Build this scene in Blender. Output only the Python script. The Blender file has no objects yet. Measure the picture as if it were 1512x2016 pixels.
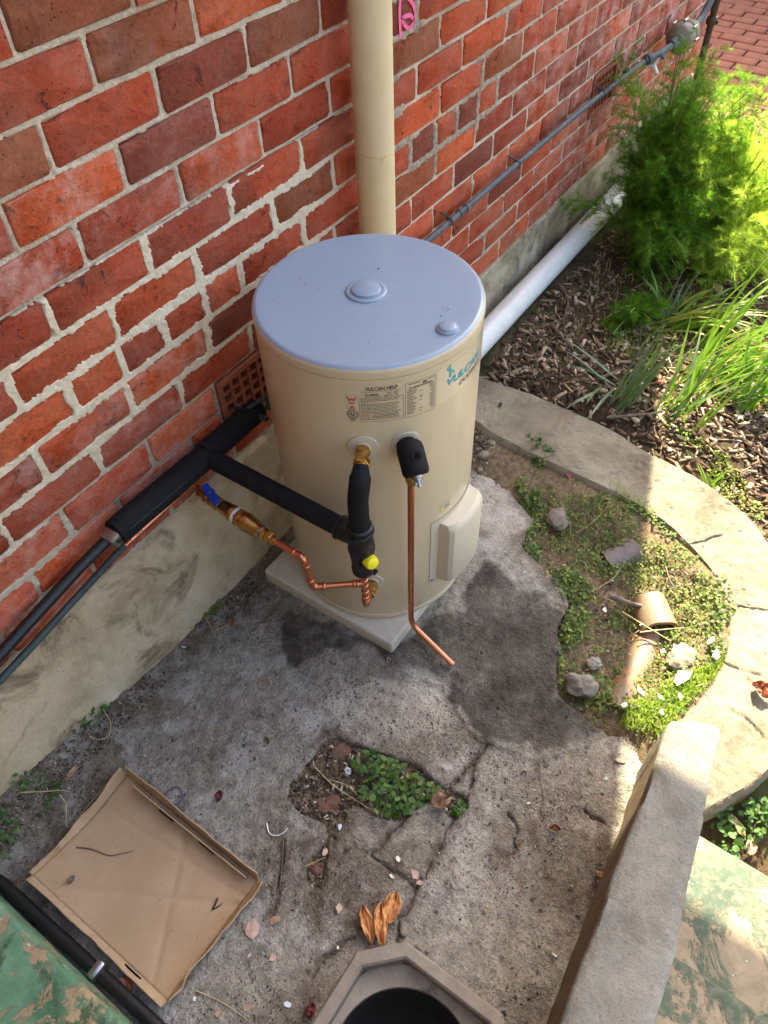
import bpy, bmesh, math, random
import numpy as np
from mathutils import Vector, Matrix

# ------------------------------------------------------------------ camera, sky, sun, exposure
rad = math.radians
scene = bpy.context.scene
COL = scene.collection
CAM_LOC = np.array([0.0, -1.15172, 1.84457])
CAM_YAW, CAM_PITCH, CAM_ROLL, CAM_F = 0.635872, 0.872686, -0.042567, 1497.043   # focal length for a 1512 px wide picture


def cam_axes():
    cy, sy, cp, sp = math.cos(CAM_YAW), math.sin(CAM_YAW), math.cos(CAM_PITCH), math.sin(CAM_PITCH)
    f = np.array([cy * cp, sy * cp, -sp]); r = np.array([sy, -cy, 0.0]); u = np.cross(r, f)
    c, s = math.cos(CAM_ROLL), math.sin(CAM_ROLL)
    return c * r + s * u, -s * r + c * u, f


AX_R, AX_U, AX_F = cam_axes()
cam_data = bpy.data.cameras.new('camera')
cam = bpy.data.objects.new('camera', cam_data); COL.objects.link(cam)
cam_data.sensor_fit = 'HORIZONTAL'; cam_data.sensor_width = 36.0
cam_data.lens = CAM_F / 1512 * 36.0
cam_data.clip_start = 0.02; cam_data.clip_end = 2000
mw = Matrix.Identity(4)
for i in range(3):
    mw[i][0] = AX_R[i]; mw[i][1] = AX_U[i]; mw[i][2] = -AX_F[i]; mw[i][3] = CAM_LOC[i]
cam.matrix_world = mw
scene.camera = cam

SUN_EL, SUN_AZ = rad(42.0), rad(18.5)      # azimuth from the wall's direction (+x) towards +y, behind the house
sun_dir = Vector((math.cos(SUN_EL) * math.cos(SUN_AZ), math.cos(SUN_EL) * math.sin(SUN_AZ), math.sin(SUN_EL)))
world = bpy.data.worlds.new('World'); scene.world = world; world.use_nodes = True
wn = world.node_tree; wn.nodes.clear()
sky = wn.nodes.new('ShaderNodeTexSky'); sky.sky_type = 'NISHITA'; sky.sun_disc = False
sky.sun_elevation = SUN_EL; sky.sun_rotation = math.atan2(sun_dir.x, sun_dir.y)
sky.air_density = 1.0; sky.dust_density = 4.0; sky.ozone_density = 0.0; sky.altitude = 50
bg = wn.nodes.new('ShaderNodeBackground'); bg.inputs['Strength'].default_value = 0.132
wo = wn.nodes.new('ShaderNodeOutputWorld')
wn.links.new(sky.outputs[0], bg.inputs[0]); wn.links.new(bg.outputs[0], wo.inputs[0])
sun_data = bpy.data.lights.new('sun', 'SUN'); sun_data.energy = 5.0; sun_data.angle = rad(0.4); sun_data.color = (1.0, 0.88, 0.64)
sun = bpy.data.objects.new('sun', sun_data); COL.objects.link(sun)
sun.rotation_euler = (-sun_dir).to_track_quat('-Z', 'Y').to_euler(); sun.location = (3, 1, 6)
scene.view_settings.view_transform = 'Standard'; scene.view_settings.look = 'None'
scene.view_settings.gamma = 1.0; scene.view_settings.use_curve_mapping = False
scene.view_settings.exposure = 2.4
scene.render.engine = 'CYCLES'
scene.cycles.max_bounces = 6; scene.cycles.diffuse_bounces = 4; scene.cycles.glossy_bounces = 3
scene.cycles.transparent_max_bounces = 8; scene.cycles.use_denoising = True
scene.cycles.use_adaptive_sampling = True; scene.cycles.adaptive_threshold = 0.02

RNG = random.Random(7)
NR = np.random.default_rng(11)


# ------------------------------------------------------------------ helpers: points, noise, distances
def at(u, v, z=0.0, axis=2):
    """place seen at pixel (u, v) of the 1512 x 2016 photo on the plane with the given coordinate"""
    d = AX_R * ((u - 756) / CAM_F) + AX_U * ((1008 - v) / CAM_F) + AX_F
    t = (z - CAM_LOC[axis]) / d[axis]
    return CAM_LOC + t * d


def ats(pts, z=0.0):
    return [tuple(at(u, v, z)[:2]) for u, v in pts]


def to_px(p):
    q = np.asarray(p, float) - CAM_LOC
    w = q @ AX_F
    return 756 + CAM_F * (q @ AX_R) / w, 1008 - CAM_F * (q @ AX_U) / w


def _h(ix, iy, seed):
    n = (ix.astype(np.int64) * 374761393 + iy.astype(np.int64) * 668265263 + seed * 1442695041) & 0xffffffff
    n = ((n ^ (n >> 13)) * 1274126177) & 0xffffffff
    n = n ^ (n >> 16)
    return (n & 0xffff) / 65535.0


def vn(x, y, seed=0):
    x = np.asarray(x, float); y = np.asarray(y, float)
    ix = np.floor(x); iy = np.floor(y); fx = x - ix; fy = y - iy
    fx = fx * fx * (3 - 2 * fx); fy = fy * fy * (3 - 2 * fy)
    a = _h(ix, iy, seed); b = _h(ix + 1, iy, seed); c = _h(ix, iy + 1, seed); d = _h(ix + 1, iy + 1, seed)
    return (a + (b - a) * fx) * (1 - fy) + (c + (d - c) * fx) * fy


def fbm(x, y, octaves=4, seed=0):
    s = 0; a = 1.0; t = 0
    for o in range(octaves):
        s = s + a * (vn(np.asarray(x) * 2 ** o + 17 * o, np.asarray(y) * 2 ** o - 9 * o, seed + o) * 2 - 1); t += a; a *= 0.5
    return s / t


def sstep(a, b, x):
    t = np.clip((x - a) / (b - a), 0, 1)
    return t * t * (3 - 2 * t)


def dline(px, py, pts, closed=False):
    d = np.full(np.shape(px), 1e9)
    n = len(pts)
    for i in range(n if closed else n - 1):
        ax, ay = pts[i]; bx, by = pts[(i + 1) % n]
        vx, vy = bx - ax, by - ay
        t = np.clip(((px - ax) * vx + (py - ay) * vy) / (vx * vx + vy * vy + 1e-12), 0, 1)
        d = np.minimum(d, np.hypot(px - ax - t * vx, py - ay - t * vy))
    return d


def sdpoly(px, py, pts):
    """signed distance to a polygon, positive inside"""
    ins = np.zeros(np.shape(px), bool); n = len(pts)
    for i in range(n):
        ax, ay = pts[i]; bx, by = pts[(i + 1) % n]
        c = ((ay > py) != (by > py)) & (px < (bx - ax) * (py - ay) / (by - ay + 1e-12) + ax)
        ins ^= c
    d = dline(px, py, pts, True)
    return np.where(ins, d, -d)


def smooth_curve(pts, n):
    """Catmull-Rom through points, n samples"""
    P = [np.array(p, float) for p in pts]
    P = [2 * P[0] - P[1]] + P + [2 * P[-1] - P[-2]]
    m = len(P) - 3; out = []
    for i in range(n):
        t = i / (n - 1) * m; k = min(int(t), m - 1); f = t - k
        a, b, c, d = P[k:k + 4]
        out.append(0.5 * (2 * b + (c - a) * f + (2 * a - 5 * b + 4 * c - d) * f * f + (3 * b - a - 3 * c + d) * f ** 3))
    return out


def srgb(r, g, b):
    f = lambda c: (c / 255 / 12.92) if c <= 10 else ((c / 255 + 0.055) / 1.055) ** 2.4
    return (f(r), f(g), f(b))


# ------------------------------------------------------------------ helpers: meshes and objects
ROOT = {}


class MB:
    """collects shapes for ONE mesh"""
    def __init__(s):
        s.V = []; s.F = []; s.MI = []; s.mi = 0

    def add(s, V, F):
        o = len(s.V)
        s.V.extend([tuple(map(float, v)) for v in V])
        for f in F:
            s.F.append(tuple(int(i) + o for i in f)); s.MI.append(s.mi)
        return s

    def box(s, c, size, rot=None, bev=0.0, seg=1):
        bm = bmesh.new(); bmesh.ops.create_cube(bm, size=1.0)
        for v in bm.verts: v.co = Vector((v.co.x * size[0], v.co.y * size[1], v.co.z * size[2]))
        if bev: bmesh.ops.bevel(bm, geom=bm.edges[:], offset=bev, segments=seg, affect='EDGES', profile=0.5)
        R = rot if rot is not None else Matrix.Identity(3)
        bm.verts.index_update()
        s.add([(R @ v.co) + Vector(c) for v in bm.verts], [[v.index for v in f.verts] for f in bm.faces]); bm.free()
        return s

    def tube(s, pts, r, n=12, caps=True):
        P = [np.array(p, float) for p in pts]; m = len(P)
        rs = [r] * m if np.isscalar(r) else r
        V = []; F = []
        t = P[1] - P[0]; t /= np.linalg.norm(t)
        a = np.cross(t, [0, 0, 1.0])
        if np.linalg.norm(a) < 1e-3: a = np.cross(t, [0, 1.0, 0])
        a /= np.linalg.norm(a)
        for i in range(m):
            if i == 0: d = P[1] - P[0]
            elif i == m - 1: d = P[-1] - P[-2]
            else:
                d0 = P[i] - P[i - 1]; d1 = P[i + 1] - P[i]
                d = d0 / (np.linalg.norm(d0) + 1e-12) + d1 / (np.linalg.norm(d1) + 1e-12)
            if np.linalg.norm(d) < 1e-9: d = t
            t = d / np.linalg.norm(d)
            a = a - t * (a @ t); a /= np.linalg.norm(a); b = np.cross(t, a)
            for k in range(n):
                w = 2 * math.pi * k / n
                V.append(P[i] + rs[i] * (math.cos(w) * a + math.sin(w) * b))
        for i in range(m - 1):
            for k in range(n):
                k2 = (k + 1) % n
                F.append((i * n + k, i * n + k2, (i + 1) * n + k2, (i + 1) * n + k))
        if caps:
            F.append(tuple(range(n - 1, -1, -1))); F.append(tuple((m - 1) * n + k for k in range(n)))
        return s.add(V, F)

    def lathe(s, prof, org=(0, 0, 0), axis=(0, 0, 1), n=24, caps=True):
        """prof: (radius, distance along axis)"""
        ax = Vector(axis).normalized(); q = Vector((0, 0, 1)).rotation_difference(ax); o = Vector(org)
        V = []; F = []; m = len(prof)
        for r, h in prof:
            for k in range(n):
                w = 2 * math.pi * k / n
                V.append(o + q @ Vector((r * math.cos(w), r * math.sin(w), h)))
        for i in range(m - 1):
            for k in range(n):
                k2 = (k + 1) % n
                F.append((i * n + k, i * n + k2, (i + 1) * n + k2, (i + 1) * n + k))
        if caps:
            F.append(tuple(range(n - 1, -1, -1))); F.append(tuple((m - 1) * n + k for k in range(n)))
        return s.add(V, F)


def bend(pts, r=0.02, n=5):
    """round the corners of a polyline"""
    P = [np.array(p, float) for p in pts]; out = [P[0]]
    for i in range(1, len(P) - 1):
        a = P[i - 1] - P[i]; b = P[i + 1] - P[i]; la = np.linalg.norm(a); lb = np.linalg.norm(b)
        k = min(r, la * .45, lb * .45); A = P[i] + a / la * k; B = P[i] + b / lb * k
        for j in range(n + 1):
            t = j / n; out.append((1 - t) ** 2 * A + 2 * t * (1 - t) * P[i] + t * t * B)
    out.append(P[-1])
    return out


def link(o, parent=None):
    COL.objects.link(o)
    if parent is not None: o.parent = parent
    return o


def base_of(parent):
    b = np.zeros(3)
    while parent is not None:
        b = b + np.array(parent.location); parent = parent.parent
    return b


def mk(name, V, F, mat, parent=None, smooth=35, mats=None, MI=None, attrs=None, cattr=None):
    """one mesh object; V in world coordinates"""
    me = bpy.data.meshes.new(name)
    V = np.asarray(V, np.float64) - base_of(parent)
    if isinstance(F, np.ndarray):
        nf, k = F.shape
        me.vertices.add(len(V)); me.vertices.foreach_set('co', V.astype(np.float32).ravel())
        me.loops.add(nf * k); me.loops.foreach_set('vertex_index', F.astype(np.int32).ravel())
        me.polygons.add(nf); me.polygons.foreach_set('loop_start', np.arange(0, nf * k, k, dtype=np.int32))
        me.update(calc_edges=True)
    else:
        me.from_pydata([tuple(v) for v in V], [], F); me.update()
    for m in (mats or [mat]): me.materials.append(m)
    if MI is not None: me.polygons.foreach_set('material_index', np.asarray(MI, np.int32))
    if attrs:
        for k, a in attrs.items():
            A = me.attributes.new(k, 'FLOAT', 'POINT'); A.data.foreach_set('value', np.asarray(a, np.float32).ravel())
    if smooth is not None:
        me.shade_smooth()
        if smooth < 179: me.set_sharp_from_angle(angle=rad(smooth))
    return link(bpy.data.objects.new(name, me), parent)


def put(name, mb, mat, parent=None, smooth=35, mats=None):
    return mk(name, np.array(mb.V), mb.F, mat, parent, smooth, mats, mb.MI if mats else None)


def tag(o, label=None, cat=None, group=None, kind=None):
    if label: o['label'] = label
    if cat: o['category'] = cat
    if group: o['group'] = group
    if kind: o['kind'] = kind
    return o


def thing(name, label, cat, loc=(0, 0, 0), group=None):
    o = bpy.data.objects.new(name, None); o.empty_display_size = 0.05; o.location = loc
    link(o); return tag(o, label, cat, group)


def grid_faces(nx, ny):
    i = np.arange(nx - 1)[:, None] * ny + np.arange(ny - 1)[None, :]
    i = i.ravel()
    return np.stack([i, i + ny, i + ny + 1, i + 1], 1)


# ------------------------------------------------------------------ helpers: node materials
class NM:
    def __init__(s, name, color=(.5, .5, .5), rough=.8, metal=0.0, spec=0.5, **kw):
        s.m = bpy.data.materials.new(name); s.m.use_nodes = True; s.nt = s.m.node_tree
        s.b = s.nt.nodes['Principled BSDF']
        s.set('Base Color', (*color, 1)); s.set('Roughness', rough); s.set('Metallic', metal); s.set('Specular IOR Level', spec)
        for k, v in kw.items(): s.set(k.replace('_', ' '), v)
        s.m.diffuse_color = (*color, 1)

    def set(s, k, v):
        if hasattr(v, 'is_linked') or isinstance(v, bpy.types.NodeSocket): s.nt.links.new(v, s.b.inputs[k])
        else: s.b.inputs[k].default_value = v

    def n(s, typ, out=0, **inp):
        nd = s.nt.nodes.new(typ)
        for k, v in inp.items():
            if k.startswith('p_'): setattr(nd, k[2:], v); continue
            key = int(k[1:]) if k[0] == 'i' and k[1:].isdigit() else k.replace('_', ' ')
            if isinstance(v, bpy.types.NodeSocket): s.nt.links.new(v, nd.inputs[key])
            else: nd.inputs[key].default_value = v
        return nd.outputs[out]

    def coord(s, scale=None, kind='Object'):
        nd = s.nt.nodes.new('ShaderNodeTexCoord'); o = nd.outputs[kind]
        if scale: o = s.n('ShaderNodeMapping', Vector=o, Scale=scale)
        return o

    def noise(s, vec, scale, detail=4.0, rough=.55, dist=0.0):
        return s.n('ShaderNodeTexNoise', 0, Vector=vec, Scale=scale, Detail=detail, Roughness=rough, Distortion=dist)

    def vor(s, vec, scale, out=0, feature='F1', rand=1.0):
        nd = s.nt.nodes.new('ShaderNodeTexVoronoi'); nd.feature = feature
        s.nt.links.new(vec, nd.inputs['Vector']); nd.inputs['Scale'].default_value = scale; nd.inputs['Randomness'].default_value = rand
        return nd.outputs[out]

    def ramp(s, fac, stops, interp='LINEAR'):
        nd = s.nt.nodes.new('ShaderNodeValToRGB'); cr = nd.color_ramp; cr.interpolation = interp
        while len(cr.elements) < len(stops): cr.elements.new(.5)
        for e, (p, c) in zip(cr.elements, stops):
            e.position = p; e.color = (*c, 1) if not np.isscalar(c) else (c, c, c, 1)
        s.nt.links.new(fac, nd.inputs[0]); return nd.outputs[0]

    def mix(s, fac, a, b, mode='MIX'):
        nd = s.nt.nodes.new('ShaderNodeMix'); nd.data_type = 'RGBA'; nd.blend_type = mode
        for i, v in ((0, fac), (6, a), (7, b)):
            if isinstance(v, bpy.types.NodeSocket): s.nt.links.new(v, nd.inputs[i])
            elif i == 0: nd.inputs[0].default_value = v
            else: nd.inputs[i].default_value = (*v, 1)
        return nd.outputs[2]

    def math(s, op, a, b=0.5, clamp=False):
        nd = s.nt.nodes.new('ShaderNodeMath'); nd.operation = op; nd.use_clamp = clamp
        for i, v in ((0, a), (1, b)):
            if isinstance(v, bpy.types.NodeSocket): s.nt.links.new(v, nd.inputs[i])
            else: nd.inputs[i].default_value = v
        return nd.outputs[0]

    def thr(s, fac, lo, hi):
        return s.n('ShaderNodeMapRange', 0, Value=fac, **{'From_Min': lo, 'From_Max': hi}, p_clamp=True)

    def attr(s, name, out=2):
        nd = s.nt.nodes.new('ShaderNodeAttribute'); nd.attribute_name = name
        return nd.outputs[out]

    def bump(s, h, strength=.5, dist=.002, normal=None):
        nd = s.nt.nodes.new('ShaderNodeBump'); nd.inputs['Strength'].default_value = strength; nd.inputs['Distance'].default_value = dist
        s.nt.links.new(h, nd.inputs['Height'])
        if normal is not None: s.nt.links.new(normal, nd.inputs['Normal'])
        s.nt.links.new(nd.outputs[0], s.b.inputs['Normal']); return nd.outputs[0]

    def objinfo(s, out): return s.nt.nodes.new('ShaderNodeObjectInfo').outputs[out]


# ------------------------------------------------------------------ materials
def mat_brick():
    M = NM('fired_brick', rough=.9, spec=.25)
    oc = M.coord(); rnd = M.objinfo('Random'); col = M.objinfo('Color'); paleness = M.objinfo('Alpha')
    off = M.n('ShaderNodeCombineXYZ', 0, X=M.math('MULTIPLY', rnd, 37.0), Y=M.math('MULTIPLY', rnd, 11.0), Z=M.math('MULTIPLY', rnd, 23.0))
    v = M.n('ShaderNodeVectorMath', 0, i0=oc, i1=off, p_operation='ADD')
    big = M.noise(v, 9, 2, .6)
    c = M.mix(M.thr(big, .35, .7), col, M.mix(1, col, srgb(255, 212, 176), 'MULTIPLY'))
    c = M.mix(M.math('MULTIPLY', M.thr(M.noise(v, 5, 2), .55, .7), .45), c, srgb(92, 62, 48))          # brown fire flash
    fine = M.noise(v, 90, 4, .7)
    c = M.mix(M.thr(fine, .30, .70), M.mix(1, c, (.74, .70, .68), 'MULTIPLY'), M.mix(1, c, (1.16, 1.13, 1.1), 'MULTIPLY'))
    crack = M.noise(v, 26, 4, .7, 1.6)
    ck = M.math('MULTIPLY', M.thr(crack, .60, .66), M.thr(big, .48, .60))
    c = M.mix(M.math('MULTIPLY', ck, .7), c, (.025, .017, .014))
    pit = M.vor(v, 130); pitm = M.math('MULTIPLY', M.thr(pit, .22, .08), M.thr(M.noise(v, 30, 2), .48, .56))
    c = M.mix(M.math('MULTIPLY', pitm, .85), c, (.022, .014, .011))
    spk = M.math('MULTIPLY', M.thr(M.vor(v, 210), .16, .05), M.thr(M.noise(v, 22, 2), .55, .65))
    c = M.mix(M.math('MULTIPLY', spk, .7), c, srgb(226, 178, 150))
    film = M.math('MULTIPLY', M.thr(M.noise(v, 17, 6, .75), .47, .68), paleness)
    c = M.mix(film, c, srgb(205, 172, 160))
    veil = M.math('MULTIPLY', M.thr(big, .65, .25), M.math('MULTIPLY', paleness, .40))
    c = M.mix(veil, c, srgb(212, 160, 146))
    M.set('Base Color', c)
    h = M.math('ADD', M.math('MULTIPLY', fine, .5), M.math('SUBTRACT', crack, M.math('MULTIPLY', M.math('ADD', pitm, ck), .7)))
    M.bump(h, .9, .004)
    return M.m


def mat_mortar():
    M = NM('lime_mortar', rough=.95, spec=.2)
    v = M.coord(); w = M.attr('white'); g = M.attr('grey')
    f = M.noise(v, 160, 5, .75); b = M.noise(v, 6, 3)
    c = M.ramp(f, [(.25, srgb(150, 138, 120)), (.5, srgb(206, 192, 168)), (.75, srgb(232, 220, 198))])
    c = M.mix(M.thr(b, .4, .7), c, M.mix(1, c, srgb(225, 215, 205), 'MULTIPLY'))
    gr = M.thr(M.vor(v, 260), .3, .1)
    c = M.mix(M.math('MULTIPLY', gr, .4), c, srgb(90, 80, 72))
    wc = M.mix(M.thr(M.noise(v, 40, 5, .6), .35, .7), srgb(208, 192, 160), srgb(228, 216, 192))
    c = M.mix(w, c, wc)
    gc = M.mix(M.thr(M.noise(v, 60, 4), .35, .7), srgb(130, 120, 104), srgb(178, 166, 146))
    c = M.mix(g, c, gc)
    dirt = M.thr(M.noise(v, 14, 6, .7), .58, .72)
    c = M.mix(M.math('MULTIPLY', dirt, .5), c, srgb(96, 84, 70))
    M.set('Base Color', c)
    M.bump(M.math('ADD', f, M.noise(v, 55, 3)), .8, .004)
    return M.m


def mat_concrete():
    M = NM('weathered_concrete', rough=.92, spec=.3)
    v = M.coord(); wet = M.attr('wet'); dirt = M.attr('dirt'); pale = M.attr('pale')
    n1 = M.noise(v, 3.5, 5, .6); n2 = M.noise(v, 28, 6, .7); n3 = M.noise(v, 130, 4, .75)
    c = M.ramp(n2, [(.28, srgb(112, 106, 96)), (.5, srgb(153, 147, 135)), (.72, srgb(190, 184, 171))])
    c = M.mix(M.thr(n1, .35, .68), c, M.mix(1, c, srgb(206, 198, 188), 'MULTIPLY'))
    c = M.mix(M.math('MULTIPLY', M.thr(M.noise(v, 6.5, 9, .72, .5), .53, .58), .50), c, M.mix(n2, srgb(158, 154, 146), srgb(206, 202, 193)))
    c = M.mix(M.math('MULTIPLY', M.thr(M.noise(v, 11, 8, .75, .3), .55, .61), .50), c, srgb(80, 74, 66))
    c = M.mix(M.math('MULTIPLY', pale, .75), c, M.ramp(n2, [(.3, srgb(158, 150, 136)), (.7, srgb(198, 190, 175))]))
    ag = M.vor(v, 120, 1); agd = M.thr(M.vor(v, 120), .42, .2)
    c = M.mix(M.math('MULTIPLY', agd, .28), c, M.mix(.6, ag, srgb(140, 128, 112), 'MIX'))
    c = M.mix(M.math('MULTIPLY', M.thr(n3, .54, .70), .30), c, srgb(204, 195, 180))
    c = M.mix(M.math('MULTIPLY', M.thr(n3, .45, .32), .65), c, srgb(64, 57, 49))
    spot = M.math('MULTIPLY', M.thr(M.vor(v, 34), .22, .08), M.thr(M.noise(v, 9, 2), .5, .62))
    c = M.mix(M.math('MULTIPLY', spot, .7), c, srgb(52, 46, 40))
    d = M.math('MULTIPLY', dirt, M.thr(M.noise(v, 22, 6, .72), .3, .62))
    c = M.mix(M.math('MULTIPLY', d, .9), c, M.ramp(M.noise(v, 120, 4), [(.3, srgb(62, 50, 40)), (.7, srgb(104, 88, 72))]))
    c = M.mix(M.math('MULTIPLY', M.math('MULTIPLY', wet, M.n('ShaderNodeMapRange', 0, Value=M.noise(v, 8, 5, .65), **{'From_Min': .3, 'From_Max': .6, 'To_Min': .6, 'To_Max': 1.0})), .95), c, M.mix(1, c, srgb(112, 107, 100), 'MULTIPLY'))
    M.set('Base Color', c)
    M.set('Roughness', M.n('ShaderNodeMapRange', 0, Value=wet, **{'To_Min': .93, 'To_Max': .72}))
    h = M.math('ADD', M.math('ADD', M.math('MULTIPLY', n3, .45), M.math('MULTIPLY', n2, 1.0)), M.math('MULTIPLY', agd, .15))
    M.bump(M.math('SUBTRACT', h, M.math('MULTIPLY', spot, .5)), 1.0, .009)
    return M.m


def mat_cast(name, dark, mid, light, bump=.5, stain=None, moss=0.0, lich=None):
    """plain cast concrete for kerb, edging, slab, plinth"""
    M = NM(name, rough=.9, spec=.3)
    v = M.coord()
    n1 = M.noise(v, 5, 5, .6); n2 = M.noise(v, 45, 5, .65); n3 = M.noise(v, 170, 3, .7)
    c = M.ramp(n1, [(.3, dark), (.5, mid), (.72, light)])
    c = M.mix(M.math('MULTIPLY', M.thr(n2, .45, .7), .35), c, light)
    c = M.mix(M.math('MULTIPLY', M.thr(n3, .42, .28), .55), c, tuple(x * .35 for x in dark))
    c = M.mix(M.math('MULTIPLY', M.thr(M.vor(v, 190), .2, .08), .45), c, tuple(x * .4 for x in dark))
    if stain:
        st = M.thr(M.noise(v, 7.5, 6, .7, .8), .53, .66)
        c = M.mix(M.math('MULTIPLY', st, .7), c, stain)
    if moss:
        c = M.mix(M.math('MULTIPLY', M.thr(M.noise(v, 16, 6, .7), .60, .68), moss), c, srgb(96, 116, 88))
    M.set('Base Color', c)
    M.bump(M.math('ADD', M.math('MULTIPLY', n3, .5), n2), bump, .004)
    return M.m


def mat_soil():
    M = NM('soil', rough=.98, spec=.15)
    v = M.coord(); g = M.attr('green')
    n = M.noise(v, 60, 6, .75); b = M.noise(v, 5, 4)
    c = M.ramp(n, [(.25, srgb(38, 29, 22)), (.5, srgb(74, 59, 46)), (.78, srgb(122, 102, 82))])
    c = M.mix(M.thr(b, .45, .7), c, srgb(98, 80, 60))
    gl = M.math('MULTIPLY', M.thr(M.noise(v, 40, 5), .45, .6), g)
    c = M.mix(M.math('MULTIPLY', gl, .6), c, srgb(70, 86, 42))
    tn = M.attr('tan')
    c = M.mix(M.math('MULTIPLY', tn, .9), c, M.ramp(n, [(.25, srgb(78, 66, 52)), (.5, srgb(126, 109, 86)), (.78, srgb(178, 158, 128))]))
    M.set('Base Color', c); M.bump(n, 1.0, .012)
    return M.m


def mat_paint(name, base, light, conc_mid, amount, scale=9.0, moss=.0, wear=.3):
    """green floor paint worn and flaking off concrete"""
    M = NM(name, rough=.7, spec=.35)
    v = M.coord()
    n2 = M.noise(v, 60, 5, .7); n1 = M.noise(v, 7, 5, .65)
    conc = M.ramp(M.noise(v, 25, 5, .7), [(.3, tuple(x * .6 for x in conc_mid)), (.7, conc_mid)])
    conc = M.mix(M.math('MULTIPLY', M.thr(n2, .42, .3), .6), conc, tuple(x * .3 for x in conc_mid))
    p = M.mix(M.thr(n1, .35, .65), base, light)
    p = M.mix(M.math('MULTIPLY', M.thr(n2, .45, .7), wear), p, conc_mid)
    if moss: p = M.mix(M.math('MULTIPLY', M.thr(M.noise(v, 11, 6, .7, .5), .5, .6), moss), p, srgb(58, 72, 46))
    fl = M.thr(M.noise(v, scale, 7, .74, .5), amount - .02, amount + .02)
    c = M.mix(fl, p, conc)
    sp = M.thr(M.noise(v, 26, 2, .5, .8), .715, .725)
    c = M.mix(sp, c, srgb(206, 214, 208))
    M.set('Base Color', c)
    M.bump(M.math('SUBTRACT', M.math('MULTIPLY', n2, .6), fl), .6, .003)
    return M.m


def mat_foliage(name, c1, c2, scale=30, rough=.5, trans=.5):
    M = NM(name, rough=rough, spec=.35)
    v = M.coord(); n = M.noise(v, scale, 3); r = M.objinfo('Random')
    c = M.mix(M.thr(n, .3, .7), c1, c2)
    c = M.mix(M.math('MULTIPLY', r, .35), c, M.mix(1, c, (1.25, 1.1, .75), 'MULTIPLY'))
    c = M.mix(1, c, M.ramp(M.n('ShaderNodeNewGeometry', 8), [(0, (.62, .68, .6)), (.5, (1, 1, 1)), (.92, (1.35, 1.2, .95)), (1, (2.2, 1.4, .9))]), 'MULTIPLY')
    M.set('Base Color', c)
    nt = M.nt; tr = nt.nodes.new('ShaderNodeBsdfTranslucent'); ms = nt.nodes.new('ShaderNodeMixShader'); ms.inputs[0].default_value = trans
    nt.links.new(M.mix(1, c, (1.5, 1.55, .95), 'MULTIPLY'), tr.inputs['Color'])
    out = nt.nodes['Material Output']
    nt.links.new(M.b.outputs[0], ms.inputs[1]); nt.links.new(tr.outputs[0], ms.inputs[2]); nt.links.new(ms.outputs[0], out.inputs['Surface'])
    return M.m


def mat_noisy(name, a, b, scale, rough=.7, metal=0., spec=.5, bump=0., bscale=None, c=None, cthr=(.6, .68)):
    M = NM(name, rough=rough, metal=metal, spec=spec)
    v = M.coord(); n = M.noise(v, scale, 5, .65)
    col = M.mix(M.thr(n, .32, .68), a, b)
    if c: col = M.mix(M.thr(M.noise(v, scale * .7 + 3, 6, .7, .5), *cthr), col, c)
    M.set('Base Color', col)
    if bump: M.bump(M.noise(v, bscale or scale * 4, 4, .6), bump, .002)
    return M.m


def mat_random(name, stops, rough=.9, scale=60):
    """colour differs from island to island (each chip or leaf of a joined mass)"""
    M = NM(name, rough=rough, spec=.25)
    gi = M.n('ShaderNodeNewGeometry', 8)
    c = M.ramp(gi, stops)
    n = M.noise(M.coord(), scale, 4, .7)
    c = M.mix(M.thr(n, .3, .75), M.mix(1, c, (.65, .63, .6), 'MULTIPLY'), c)
    M.set('Base Color', c)
    return M.m


def mat_enamel(name, col, rough):
    """baked enamel with a little dust, faint runs and handling marks"""
    M = NM(name, col, rough, spec=.5, Coat_Weight=.3, Coat_Roughness=.12)
    v = M.coord(); run = M.noise(M.coord((9, 9, .7)), 3.0, 5, .6); sm = M.noise(v, 7, 5, .65, .4); dots = M.vor(v, 75)
    c = M.mix(M.math('MULTIPLY', M.thr(run, .52, .75), .16), col, tuple(x * .62 for x in col))
    c = M.mix(M.math('MULTIPLY', M.thr(sm, .52, .72), .14), c, srgb(150, 138, 118))
    c = M.mix(M.math('MULTIPLY', M.math('MULTIPLY', M.thr(dots, .10, .04), M.thr(sm, .48, .6)), .5), c, srgb(96, 84, 70))
    M.set('Base Color', c)
    M.set('Roughness', M.n('ShaderNodeMapRange', 0, Value=sm, **{'To_Min': rough - .08, 'To_Max': rough + .22}))
    return M.m


MAT = {}
MAT['brick'] = mat_brick(); MAT['mortar'] = mat_mortar(); MAT['concrete'] = mat_concrete(); MAT['soil'] = mat_soil()
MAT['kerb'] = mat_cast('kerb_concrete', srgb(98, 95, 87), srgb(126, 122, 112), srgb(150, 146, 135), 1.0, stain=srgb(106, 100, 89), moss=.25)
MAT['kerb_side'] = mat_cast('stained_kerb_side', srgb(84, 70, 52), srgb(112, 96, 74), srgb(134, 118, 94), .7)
MAT['edging'] = mat_cast('edging_concrete', srgb(98, 90, 76), srgb(130, 121, 102), srgb(154, 145, 124), 1.0, stain=srgb(108, 97, 78))
MAT['pad'] = mat_cast('precast_slab', srgb(184, 174, 156), srgb(204, 195, 178), srgb(216, 208, 192), .35)
MAT['plinth'] = mat_cast('cement_render', srgb(150, 130, 102), srgb(184, 164, 132), srgb(204, 186, 158), .6, stain=srgb(88, 72, 52))
MAT['plinth_old'] = mat_cast('lichened_render', srgb(86, 74, 54), srgb(152, 138, 110), srgb(200, 190, 166), 1.0, stain=srgb(66, 56, 42), moss=.2)
MAT['green_step'] = mat_paint('flaking_green_paint', srgb(48, 66, 54), srgb(84, 98, 78), srgb(150, 136, 112), .50, 7.0, 0, .40)
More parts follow.
